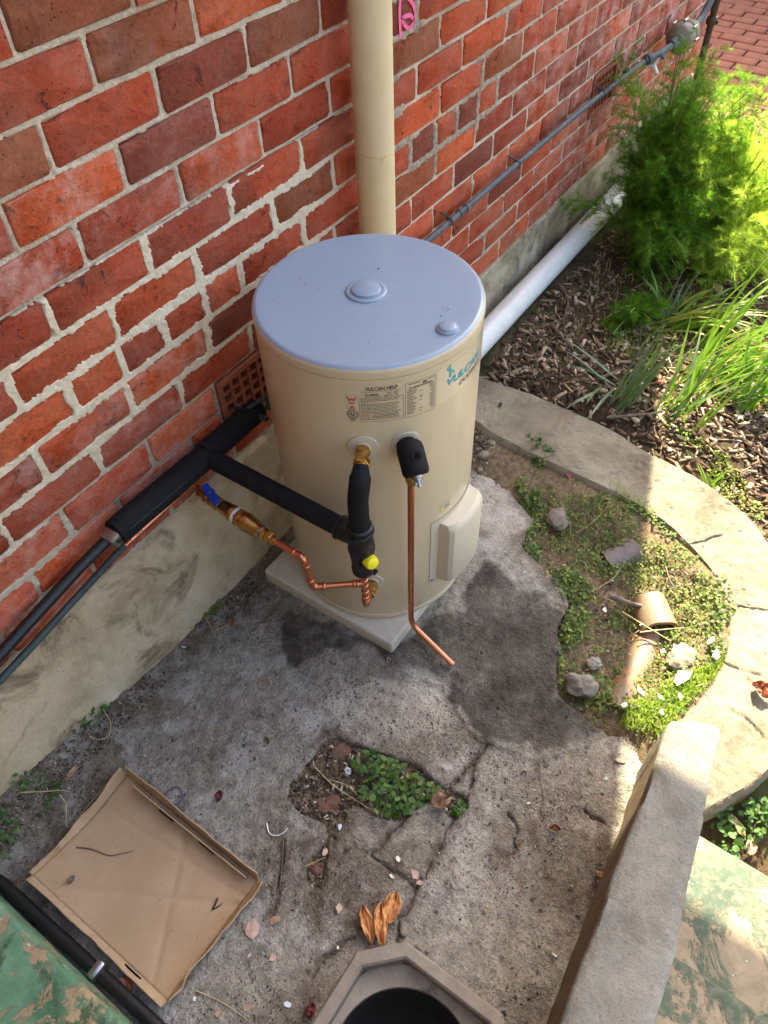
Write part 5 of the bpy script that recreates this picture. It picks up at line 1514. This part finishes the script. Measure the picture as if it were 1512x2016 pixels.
BED = [(1.955, -.16), (3.9, -.16), (3.9, -1.5), (1.75, -1.5), (1.80, -1.27), (1.88, -1.0), (1.93, -.85), (1.955, -.6)]
def chips(name, pts, rs, L, W_, mat, zfn, label, tilt=.35):
    n = len(pts); cube = np.array([(x, y, z) for x in (-1, 1) for y in (-1, 1) for z in (-1, 1)], float)
    Fc = np.array([(0, 1, 3, 2), (4, 6, 7, 5), (0, 4, 5, 1), (2, 3, 7, 6), (0, 2, 6, 4), (1, 5, 7, 3)])
    l = rs.uniform(*L, n) / 2; w = rs.uniform(*W_, n) / 2; h = w * rs.uniform(.25, .6, n)
    S_ = np.stack([l, w, h], 1)[:, None, :] * cube[None]
    S_[:, 4:, 1:] *= rs.uniform(.3, 1.0, (n, 1, 1)); S_ = S_ + rs.normal(0, 1, S_.shape) * (w * .18)[:, None, None]
    a = rs.uniform(0, 2 * math.pi, n); b_ = rs.normal(0, tilt, n); ca, sa, cb, sb = np.cos(a), np.sin(a), np.cos(b_), np.sin(b_)
    x, y, z = S_[..., 0], S_[..., 1], S_[..., 2]
    x2 = x * cb[:, None] - z * sb[:, None]; z2 = x * sb[:, None] + z * cb[:, None]
    Xw = x2 * ca[:, None] - y * sa[:, None] + pts[:, :1]; Yw = x2 * sa[:, None] + y * ca[:, None] + pts[:, 1:2]
    Zw = z2 + (zfn(pts[:, 0], pts[:, 1]) + h * .8 + np.abs(np.sin(b_)) * l * .5 * rs.random(n))[:, None]
    V = np.stack([Xw, Yw, Zw], -1).reshape(-1, 3); F = (np.arange(n)[:, None, None] * 8 + Fc[None]).reshape(-1, 4)
    o = mk(name, V, F, MAT[mat], None, None); o['label'] = label; return tag(o, kind='stuff')


bed_d = lambda x, y: .25 + .75 * sstep(3.0, 2.1, x) * (.35 + .65 * sstep(-.35, .25, fbm(x * 4, y * 4, 2, 80)))
pts, rs = scatter(5200, BED, 3, bed_d); chips('bark_mulch', pts, rs, (.010, .060), (.004, .015), 'chips', ground_h, 'brown bark chip mulch covering the garden bed')
STRIP = YARD_EDGE[4:24] + [(1.06, -1.25)] + INNER[1:][::-1]
pts, rs = scatter(900, STRIP, 4); chips('soil_grit', pts, rs, (.004, .014), (.002, .007), 'grit', lambda x, y: ground_h(x, y) - .004, 'grit and crumbs on the soil strip beside the broken concrete')
YP = [(-.12, -.02), (1.5, -.02), (1.45, -.55), (.95, -1.22), (.3, -1.24), (-.12, -.85)]
yz = np.vectorize(lambda x, y: yard_z(x, y) + .001)
pts, rs = scatter(4200, YP, 5, lambda x, y: (np.hypot(x - .082, y + 1.076) > .22) * (sdpoly(x, y, HOLE1) < 0) * (sdpoly(x, y, HOLE2) < 0) * (.12 + .88 * np.maximum(sstep(.05, .4, fbm(x * 4 + 8, y * 4, 3, 17)), sstep(-.16, -.02, y)))); chips('loose_grit', pts, rs, (.0012, .0055), (.001, .0036), 'grit', yz, 'loose grit and crumbs scattered over the concrete')
HZ = lambda x, y: ground_h(x, y) + .0195
pts, rs = scatter(1000, HOLE1, 6); chips('debris', pts, rs, (.002, .017), (.0012, .008), 'grit', HZ, 'debris in the hole in the concrete')
pts, rs = scatter(900, [(-.1, -.03), (.82, -.03), (.80, -.10), (.5, -.085), (-.1, -.12)], 30); chips('wall_debris', pts, rs, (.002, .012), (.001, .004), 'grit', yz, 'dirt crumbs and plant bits gathered along the foot of the plinth')
pts, rs = scatter(90, HOLE2, 7); chips('debris', pts, rs, (.003, .010), (.0015, .005), 'grit', HZ, 'debris in the small hole below the weed patch')
pts, rs = scatter(420, ats([(925, 905), (925, 850), (960, 858), (1030, 885), (1012, 893), (985, 882), (950, 900)], 0), 8); chips('debris', pts, rs, (.004, .02), (.002, .008), 'grit', lambda x, y: ground_h(x, y) - .002, 'stony debris at the foot of the edging beside the heater')


def leaves(name, pts, rs, r, mat, zfn, label, height=(.004, .02), sides=6, tilt=.5):
    n = len(pts); R__ = rs.uniform(*r, n); a = rs.uniform(0, 2 * math.pi, n); nrm = np.stack([rs.normal(0, tilt, n), rs.normal(0, tilt, n), np.ones(n)], 1); nrm /= np.linalg.norm(nrm, axis=1)[:, None]
    t1 = np.stack([np.cos(a), np.sin(a), np.zeros(n)], 1); t1 -= nrm * (t1 * nrm).sum(1)[:, None]; t1 /= np.linalg.norm(t1, axis=1)[:, None]; t2 = np.cross(nrm, t1)
    c = np.stack([pts[:, 0], pts[:, 1], zfn(pts[:, 0], pts[:, 1]) + rs.uniform(*height, n)], 1)
    w = np.arange(sides) * 2 * math.pi / sides; asp = rs.uniform(.6, 1.0, n)
    V = c[:, None] + R__[:, None, None] * (np.cos(w)[None, :, None] * t1[:, None] + (asp[:, None] * np.sin(w)[None])[..., None] * t2[:, None]) + (R__[:, None] * .25 * np.abs(np.sin(w))[None])[..., None] * nrm[:, None]
    F = (np.arange(n)[:, None] * sides + np.arange(sides)[None])
    o = mk(name, V.reshape(-1, 3), F, MAT[mat], None, None); o['label'] = label; return tag(o, kind='stuff')


CL = ats([(690, 1490), (720, 1478), (790, 1500), (845, 1540), (868, 1560), (840, 1578), (800, 1606), (760, 1610), (735, 1598), (705, 1570), (720, 1530), (695, 1510)], 0)
pts, rs = scatter(260, CL, 9); leaves('clover_patch', pts, rs, (.0045, .0095), 'clover', HZ, 'green clover patch filling the hole in the concrete', (.008, .035), 8, .35)
pts, rs = scatter(40, ats([(885, 1600), (905, 1575), (918, 1590), (900, 1612)], 0), 10); leaves('clover_patch', pts, rs, (.004, .007), 'clover', HZ, 'small clover sprig beside the crumpled brown leaf', (.006, .03), 8)
wd = lambda x, y: .06 + .94 * sstep(-.05, .28, fbm(x * 6, y * 6, 3, 91))
pts, rs = scatter(3600, STRIP, 11, wd); leaves('creeping_weeds', pts, rs, (.0022, .0060), 'weed', ground_h, 'low creeping weeds covering the soil strip beside the concrete', (.001, .012), 5)
e1 = ats([(1035, 870), (1060, 890), (1080, 900), (1050, 935), (1040, 990), (1060, 1060), (1040, 1110), (1110, 1130), (1160, 1180), (1130, 1240), (1115, 1290), (1165, 1330), (1200, 1400), (1180, 1420), (1150, 1395), (1100, 1360), (1095, 1270), (1118, 1200), (1028, 1085), (1050, 1020), (1010, 970), (1046, 930)], -.02)
e1 = e1[:1] + [(x + .01, y - .03) for x, y in e1[1:14]] + e1[14:]
patchy = lambda x, y: .04 + .96 * sstep(-.12, .22, fbm(x * 13, y * 13, 3, 97))
pts, rs = scatter(2000, e1, 12, patchy); leaves('creeping_weeds', pts, rs, (.0022, .0072), 'weed', ground_h, 'dense creeping weeds along the broken concrete edge', (.002, .022), 6)
e2 = ats([(1180, 960), (1290, 1020), (1360, 1085), (1415, 1160), (1430, 1220), (1420, 1300), (1390, 1340), (1370, 1240), (1350, 1150), (1290, 1070), (1200, 1000)], -.02)
pts, rs = scatter(800, e2, 13, patchy); leaves('creeping_weeds', pts, rs, (.0022, .0066), 'weed', ground_h, 'creeping weeds along the inner curve of the sunlit edging', (.002, .018), 6)
pts, rs = scatter(420, [(x, y - .01) for x, y in ats([(1280, 880), (1340, 880), (1430, 980), (1480, 1020), (1512, 1000), (1420, 900), (1300, 830)], 0)], 14, patchy); leaves('creeping_weeds', pts, rs, (.0022, .006), 'grass', ground_h, 'small green weeds on the garden side of the sunlit edging', (.002, .02), 6)
lowz = lambda x, y: ground_h(x, y) + .004
pts, rs = scatter(150, ats([(1385, 1640), (1400, 1615), (1512, 1560), (1512, 1640), (1450, 1690), (1420, 1680)], -.05), 15); leaves('ivy_leaves', pts, rs, (.004, .010), 'clover', lowz, 'shaded round leaved weeds below the edging beside the steps', (.004, .05), 7)
wl = [(-.1, -.03), (.26, -.015), (.30, -.045), (.12, -.09), (.0, -.13), (-.1, -.12)]
pts, rs = scatter(170, wl, 16, lambda x, y: sstep(-.1, .2, fbm(x * 12, y * 12, 2, 5))); leaves('wall_weeds', pts, rs, (.003, .008), 'clover', yz, 'straggling weeds along the foot of the plinth at the left', (.002, .03), 6)
pts, rs = scatter(70, ats([(385, 1215), (430, 1180), (450, 1195), (410, 1225)], 0), 17); leaves('wall_weeds', pts, rs, (.003, .006), 'weed', yz, 'little weed tuft at the foot of the plinth near the slab', (.002, .02), 6)
pts, rs = scatter(120, ats([(1030, 875), (1055, 880), (1090, 915), (1060, 905)], 0), 18); leaves('wall_weeds', pts, rs, (.004, .008), 'clover', lambda x, y: ground_h(x, y) + .01, 'bright weed sprig at the corner of concrete and edging', (.004, .03), 6)


def blades(name, pts, rs, L, w, mat, zfn, label, lean=.5):
    n = len(pts); l = rs.uniform(*L, n); a = rs.uniform(0, 2 * math.pi, n); ln = np.abs(rs.normal(.2, lean, n)); wv = rs.uniform(.6, 1.3, n) * w
    b_ = np.stack([pts[:, 0], pts[:, 1], zfn(pts[:, 0], pts[:, 1])], 1); d = np.stack([np.cos(a), np.sin(a), np.zeros(n)], 1); s_ = np.stack([-np.sin(a), np.cos(a), np.zeros(n)], 1)
    up = np.array([0, 0, 1.0]); m1 = b_ + d * (np.sin(ln * .6) * l * .5)[:, None] + up * (np.cos(ln * .6) * l * .5)[:, None]; tp = m1 + d * (np.sin(ln * 1.6) * l * .5)[:, None] + up * (np.cos(ln * 1.6) * l * .5)[:, None]
    V = np.stack([b_ - s_ * wv[:, None], b_ + s_ * wv[:, None], m1 + s_ * wv[:, None] * .8, m1 - s_ * wv[:, None] * .8, tp], 1).reshape(-1, 3)
    i = np.arange(n)[:, None] * 5; F = [tuple(q) for q in (i + np.array([[0, 1, 2, 3]])).tolist()] + [tuple(q) for q in (i + np.array([[3, 2, 4]])).tolist()]
    o = mk(name, V, F, MAT[mat], None, None); o['label'] = label; return tag(o, kind='stuff')


ga = ats([(1215, 1440), (1225, 1400), (1262, 1390), (1300, 1360), (1390, 1330), (1420, 1310), (1385, 1365), (1335, 1415), (1300, 1470), (1240, 1450)], -.02)
pts, rs = scatter(1700, ga, 20); blades('short_grass', pts, rs, (.010, .034), .0011, 'grass', ground_h, 'short bright grass in front of the kerb wall end')
gb = ats([(1180, 950), (1230, 965), (1290, 1010), (1270, 1040), (1200, 1000)], -.02)
pts, rs = scatter(700, gb, 21); blades('short_grass', pts, rs, (.015, .045), .001, 'grass', ground_h, 'grass tuft along the edging where the shade ends')
pts, rs = scatter(900, STRIP, 22, wd); blades('short_grass', pts, rs, (.006, .022), .0009, 'grass', ground_h, 'sparse grass blades among the weeds of the soil strip')
pts, rs = scatter(330, STRIP, 25); blades('dry_grass', pts, rs, (.012, .05), .0008, 'straw', lambda x, y: ground_h(x, y) + .002, 'dry straw bits strewn over the soil strip', 1.1)
pts, rs = scatter(1500, STRIP, 26, wd); leaves('creeping_weeds', pts, rs, (.0014, .0034), 'grass', ground_h, 'tiny mossy leaflets between the weeds of the soil strip', (.001, .008), 4)
pts, rs = scatter(500, [(2.3, -.45), (2.7, -.4), (2.9, -.75), (2.4, -.7)], 23); blades('short_grass', pts, rs, (.02, .07), .0012, 'grass', ground_h, 'thin grass under the front of the fennel', .8)
pts, rs = scatter(260, [(2.0, -.2), (2.9, -.2), (2.9, -.42), (2.1, -.4)], 24); blades('dry_grass', pts, rs, (.02, .09), .0009, 'straw', ground_h, 'dry grass stalks beside the white drain pipe', 1.0)


# ------------------------------------------------------------------ litter: leaves, flakes, twigs, sticks
def yz_(u, v): p = at(u, v, .0); return tuple(at(u, v, yard_z(p[0], p[1]) + .003))
def bz_(u, v, h=.0): p = at(u, v, .0); return tuple(at(u, v, float(ground_h(np.array(p[0]), np.array(p[1]))) + .004 + h))


crumple('dry_leaf', yz_(724, 1822), .040, 'dry_leaf', 'long dry orange leaf, left one of the fan above the gully', 'leaf', 1, .36, .55, rad(48))
crumple('dry_leaf', yz_(750, 1822), .042, 'dry_leaf', 'long dry orange leaf, middle one of the fan above the gully', 'leaf', 2, .34, .55, rad(38))
crumple('dry_leaf', yz_(772, 1788), .034, 'dry_leaf', 'curled dry orange leaf with yellow tip above the gully', 'leaf', 3, .55, .7, rad(15))
crumple('crumpled_leaf', yz_(868, 1580), .026, 'brown_leaf', 'crumpled brown leaf beside the clover in the concrete hole', 'leaf', 4, .75, 1.0, rad(-40), 18)
crumple('crumpled_leaf', yz_(252, 1942), .022, 'rust_leaf', 'rusty leaf tucked under the near edge of the cardboard', 'leaf', 5, .6, .8, rad(60))
crumple('crumpled_leaf', yz_(612, 1990), .014, 'red_leaf', 'dark red petal beside the gully rim', 'leaf', 6, .8, .9, rad(20))
crumple('crumpled_leaf', yz_(432, 1568), .012, 'red_leaf', 'dark red petal on the concrete right of the purple band', 'leaf', 7, .8, .9, rad(50))
crumple('crumpled_leaf', yz_(1092, 1632), .013, 'rust_leaf', 'small red brown leaf on the bare concrete left of the kerb wall', 'leaf', 8, .5, .8, rad(-60))
crumple('crumpled_leaf', yz_(1180, 1722), .012, 'brown_leaf', 'small brown leaf caught at the foot of the kerb wall', 'leaf', 9, .7, .9, rad(40))
crumple('crumpled_leaf', tuple(at(1497, 1362, .058)), .026, 'rust_leaf', 'orange red leaf on the sunlit edging at the right edge', 'leaf', 10, .7, .8, rad(70), 16)
flake('paper_scrap', yz_(497, 1830), .019, 'pink_chip', 'pale grey pink scrap beside the corner of the cardboard', 'scrap', 11, .9, rad(20))
flake('paper_scrap', yz_(540, 1812), .016, 'brown_leaf', 'torn paper scrap right of the cardboard corner', 'scrap', 12, .5, rad(-40))
crumple('dead_leaf', bz_(1385, 770, .01), .055, 'straw', 'large pale dead leaf lying in the sun below the strap leaves', 'leaf', 13, .28, .4, rad(15), 16)
crumple('dead_leaf', bz_(1425, 745, .02), .028, 'rust_leaf', 'rust red dead leaf beside the pale dead leaf', 'leaf', 14, .5, .7, rad(60))
crumple('dead_leaf', bz_(1300, 755, .005), .024, 'rust_leaf', 'brown dead leaf between the two strap leaved clumps', 'leaf', 15, .5, .6, rad(10))
crumple('dead_leaf', bz_(1435, 800, .0), .022, 'rust_leaf', 'brown dead leaf on sunlit mulch at the right edge', 'leaf', 16, .5, .6, rad(110))
crumple('dead_leaf', bz_(1410, 570, .02), .035, 'straw', 'pale straw leaves caught behind the flopped strap leaves', 'leaf', 17, .6, .6, rad(40))
crumple('dead_leaf', bz_(975, 712, .0), .014, 'rust_leaf', 'orange brown leaf in the mulch close to the white drain pipe', 'leaf', 18, .6, .6, rad(40))
crumple('fallen_leaf', tuple(at(1448, 1625, -.03)), .030, 'straw', 'dry tan leaf on the soil below the edging beside the steps', 'leaf', 19, .35, .4, rad(60))
crumple('fallen_leaf', tuple(at(1478, 1668, -.03)), .020, 'brown_leaf', 'small pink brown leaf on the soil near the front step', 'leaf', 20, .6, .4, rad(10))
crumple('green_leaf', yz_(527, 1458), .010, 'clover', 'single green leaf lying on the dark concrete', 'leaf', 21, .45, .3, rad(60))
crumple('paper_strip', yz_(146, 1522), .026, 'brown_leaf', 'torn pale brown strip near the foot of the plinth', 'scrap', 22, .22, .4, rad(10))
crumple('dead_leaf', tuple(at(765, 1301, .003)), .011, 'brown_leaf', 'small brown leaf at the front corner of the slab', 'leaf', 23, .5, .5, rad(30))
crumple('dead_leaf', tuple(at(457, 1226, .006)), .013, 'rust_leaf', 'brown leaf in the dirt between plinth and slab', 'leaf', 24, .5, .4, rad(30))

FLK = [('blue_chip', 686, 1518, .0125, .85, 'pale blue square paint flake in the hole left of the clover', 'hole'), ('blue_chip', 669, 1629, .010, .6, 'pale blue paint flake at the lower edge of the hole', 'hole'),
       ('blue_chip', 803, 1623, .012, .5, 'pale blue arched paint flake below the clover', 'hole'), ('blue_chip', 566, 1978, .009, .7, 'pale blue paint flake near the bottom edge left of the gully', ''),
       ('shell', 757, 1557, .009, .9, 'white flake lying among the clover leaves', ''), ('pink_chip', 640, 1678, .011, .7, 'pinkish flake in the small hole below the weed patch', ''),
       ('pink_chip', 667, 1788, .012, .7, 'pinkish brown flake left of the dry orange leaves', ''), ('pink_chip', 817, 1722, .015, .8, 'larger pinkish flake at the crack crossing', ''), ('pink_chip', 826, 1738, .009, .7, 'smaller pinkish flake just below the larger one at the crack crossing', ''),
       ('pink_chip', 537, 1885, .012, .7, 'pinkish flake below the corner of the cardboard', ''), ('pink_chip', 491, 1880, .008, .6, 'small pinkish flake close to the cardboard edge', ''), ('shell', 784, 1691, .008, .8, 'white triangular flake on the loose concrete piece', ''),
       ('shell', 771, 1725, .008, .5, 'cream flake in the crack below the loose concrete piece', ''), ('pink_chip', 1221, 1497, .016, .55, 'pinkish brown flake at the edge of the sunlight', ''), ('blue_chip', 1193, 1533, .007, .8, 'pale flake left of the lit concrete by the kerb', ''),
       ('shell', 383, 1966, .006, .7, 'white flake just below the cardboard', ''), ('shell', 665, 1865, .005, .7, 'tiny white flake beside the dry orange leaves', ''), ('shell', 1092, 1880, .008, .4, 'white sliver on the concrete beside the kerb wall', ''),
       ('shell', 362, 1083 + 190, .006, .7, 'white chip on the concrete in front of the slab', ''), ('brown_leaf', 485, 1985, .012, .6, 'brown scrap at the bottom edge below the cardboard', ''), ('brown_leaf', 430, 1995, .011, .6, 'second brown scrap at the bottom edge further left', ''),
       ('shell', 620, 1985, .006, .5, 'white sliver beside the dark red petal', ''), ('pink_chip', 285, 1487, .006, .6, 'small tan chip on the concrete right of the torn strip', ''), ('shell', 1041, 1581, .006, .5, 'small white crescent on bare concrete', '')]
for i, (mt, u, v, s_, asp, lb, hole) in enumerate(FLK):
    p = tuple(at(u, v, -.006)) if hole else yz_(u, v)
    flake('paint_flake', p, s_ * .9, mt, lb, 'flake', 60 + i, asp, rad(37 * i))
# shell and bone white shards in the sunny soil
SH = 'white shards in the sunlit soil'
for i, (u, v, s_, asp, r) in enumerate(((1342, 1335, .032, .55, -20), (1262, 1362, .018, .35, 60), (1266, 1222, .022, .22, 0), (1410, 1288, .020, .5, 20), (1400, 1262, .020, .3, -15), (1330, 1275, .012, .4, 50), (1305, 1282, .010, .7, 0), (1340, 1372, .012, .7, 30), (1302, 1400, .012, .6, 40), (1228, 1388, .010, .8, 0), (1300, 1372, .012, .4, 70))):
    tag(flake('white_shard', bz_(u, v, .010), s_, 'shell', 'bleached white shard lying in the sunlit weeds beside the clay pipe', 'shard', 120 + i, asp, rad(r)), group=SH)
flake('white_shard', bz_(1190, 1200, .006), .014, 'shell', 'single pale shard in the shaded weeds above the clay pipe', 'shard', 140, .6, .5)
crumple('petal', bz_(1118, 937, .004), .012, 'pink_chalk', 'pink petal in the shaded weeds below the edging', 'petal', 141, .5, .6, .8)
crumple('petal', yz_(273, 1316), .008, 'purple', 'tiny purple petal at the foot of the plinth', 'petal', 142, .6, .6, .3)
crumple('plastic_scrap', tuple(at(985, 798, .056)), .011, 'verdigris', 'small blue grey scrap lying on the shaded edging', 'scrap', 143, .5, .6, .4)

twig('stick', [bz_(1100, 560, .01), bz_(1118, 590, .012), bz_(1112, 620, .012), bz_(1108, 640, .01)], .008, 'twig', 'thick curved brown stick in the mulch near the drain pipe', 'stick')
twig('stick', [bz_(1085, 640, .01), bz_(1110, 668, .01), bz_(1130, 690, .01)], .007, 'twig', 'second brown stick just below the thick curved one', 'stick')
twig('stick', [bz_(1245, 655, .008), bz_(1265, 645, .010), bz_(1283, 636, .01)], .006, 'wood', 'pale broken stick in the mulch below the fennel', 'stick')
twig('stick', [bz_(1180, 745, .012), bz_(1205, 735, .012), bz_(1225, 727, .012)], .007, 'wood', 'pale stick at the foot of the half shaded clump', 'stick')
twig('stick', [bz_(1195, 822, .01), bz_(1240, 818, .012), bz_(1300, 812, .012)], .006, 'wood', 'long pale stick lying along the edging by the clump', 'stick')
twig('stick', [bz_(1470, 752, .01), bz_(1500, 782, .01)], .007, 'wood', 'pale stick on the sunlit mulch at the right edge', 'stick')
twig('stick', [bz_(1200, 1172, .02), bz_(1235, 1186, .024), bz_(1275, 1196, .03)], .011, 'wood', 'split grey stick leaning on the clay pipe collar', 'stick')
twig('stick', [bz_(1310, 1115, .006), bz_(1318, 1140, .008), bz_(1330, 1160, .006)], .003, 'wood', 'thin sunlit stick above the clay pipe collar', 'stick')
twig('stalk', [bz_(1225, 1205, .02), bz_(1270, 1232, .03), bz_(1320, 1262, .02)], .0028, 'straw', 'dry stalk crossing the clay pipe from left to right', 'stalk')
twig('stalk', [bz_(1260, 1245, .03), bz_(1300, 1240, .03), bz_(1347, 1236, .02)], .0026, 'straw', 'straight dry stalk lying just below the clay pipe collar', 'stalk')
twig('stalk', [bz_(1135, 1050, .006), bz_(1170, 1025, .014), bz_(1185, 1010, .006)], .0012, 'straw', 'thin straw in the shaded weeds above the grey clay shard', 'stalk')
twig('stalk', [bz_(1165, 1165, .006), bz_(1205, 1140, .014), bz_(1228, 1110, .008)], .0012, 'straw', 'thin straw leaning on the grey clay shard', 'stalk')
twig('straw', [yz_(130, 1645), yz_(170, 1590), yz_(225, 1528)], .0013, 'straw', 'long bent straw beside the left edge of the cardboard', 'straw')
twig('straw', [yz_(130, 1643), yz_(180, 1608), yz_(232, 1572)], .0012, 'straw', 'second straw crossing the first at the cardboard edge', 'straw')
twig('straw', [yz_(118, 1565), yz_(130, 1585), yz_(130, 1620), yz_(134, 1630)], .0012, 'straw', 'curled straw left of the two crossing straws', 'straw')
twig('straw', [yz_(40, 1560), yz_(90, 1558), yz_(120, 1556), yz_(140, 1560)], .0013, 'straw', 'dry runner along the weeds at the left edge', 'straw')
twig('straw', [tuple(at(u, v, .002)) for u, v in ((620, 1510), (655, 1545), (700, 1575), (735, 1596))], .0014, 'straw', 'long dry stem across the hole beside the clover', 'straw')
twig('straw', [tuple(at(u, v, .002)) for u, v in ((648, 1535), (680, 1545), (705, 1565))], .0012, 'straw', 'shorter dry stem in the hole beside the clover', 'straw')
twig('straw', [yz_(601, 1705), yz_(620, 1697), yz_(640, 1688)], .0013, 'straw', 'straw across the small hole below the weed patch', 'straw')
twig('straw', [yz_(1063, 1478), yz_(1062, 1520), yz_(1068, 1560), yz_(1071, 1585)], .0013, 'twig', 'thin bent stem on the bare concrete right of the loose pieces', 'stem')
twig('straw', [yz_(385, 1950), yz_(440, 1975), yz_(490, 2010)], .0014, 'straw', 'dry stem running off the bottom edge below the cardboard', 'straw')
twig('straw', [yz_(452, 1534), yz_(480, 1534)], .0012, 'straw', 'short straw on the concrete right of the cardboard corner', 'straw')
twig('root', [yz_(558, 1655), yz_(556, 1690), yz_(550, 1750), yz_(535, 1806)], .0022, 'twig', 'dark root lying in the crack right of the cardboard', 'root', n=30)
twig('string', [yz_(190, 1385), yz_(205, 1400), yz_(218, 1425), yz_(212, 1450), yz_(190, 1455), yz_(168, 1440)], .0014, 'straw', 'curled pale string near the foot of the plinth', 'string')
twig('string', [yz_(525, 1620), yz_(530, 1640), yz_(545, 1645), yz_(560, 1638), yz_(566, 1630)], .0018, 'white', 'curled white string scrap right of the cardboard', 'string')
twig('dry_stalk', [tuple(at(u, v, .008)) for u, v in ((400, 1205), (415, 1235), (425, 1255))], .0015, 'straw', 'dry forked stem in the dirt by the plinth', 'stalk')
twig('dry_stalk', [tuple(at(u, v, .008)) for u, v in ((425, 1240), (470, 1225), (515, 1222))], .0011, 'straw', 'thin dry stem lying toward the slab', 'stem')
twig('wire', [tuple(at(u, v, .003)) for u, v in ((780, 1297), (820, 1310), (850, 1325))], .0007, 'steel', 'fine wire on the concrete at the slab corner', 'wire')
for nm, u, v, r, mt, lb, st_ in (('rubber_band', 343, 1568, .021, 'purple', 'purple rubber band on the concrete behind the cardboard', 1.0), ('rubber_band', 522, 1346, .0165, 'tan_rubber', 'tan rubber band on the concrete left of the slab', .9)):
    m = MB(); c = yz_(u, v); P = [(c[0] + r * st_ * math.cos(w) * (1 + .1 * math.sin(3 * w)), c[1] + r * math.sin(w), c[2] + .001) for w in np.linspace(0, 2 * math.pi, 40)]
    m.tube(P, .0014, 6, False); tag(put(nm, m, MAT[mt], None, 70), lb, 'rubber band')
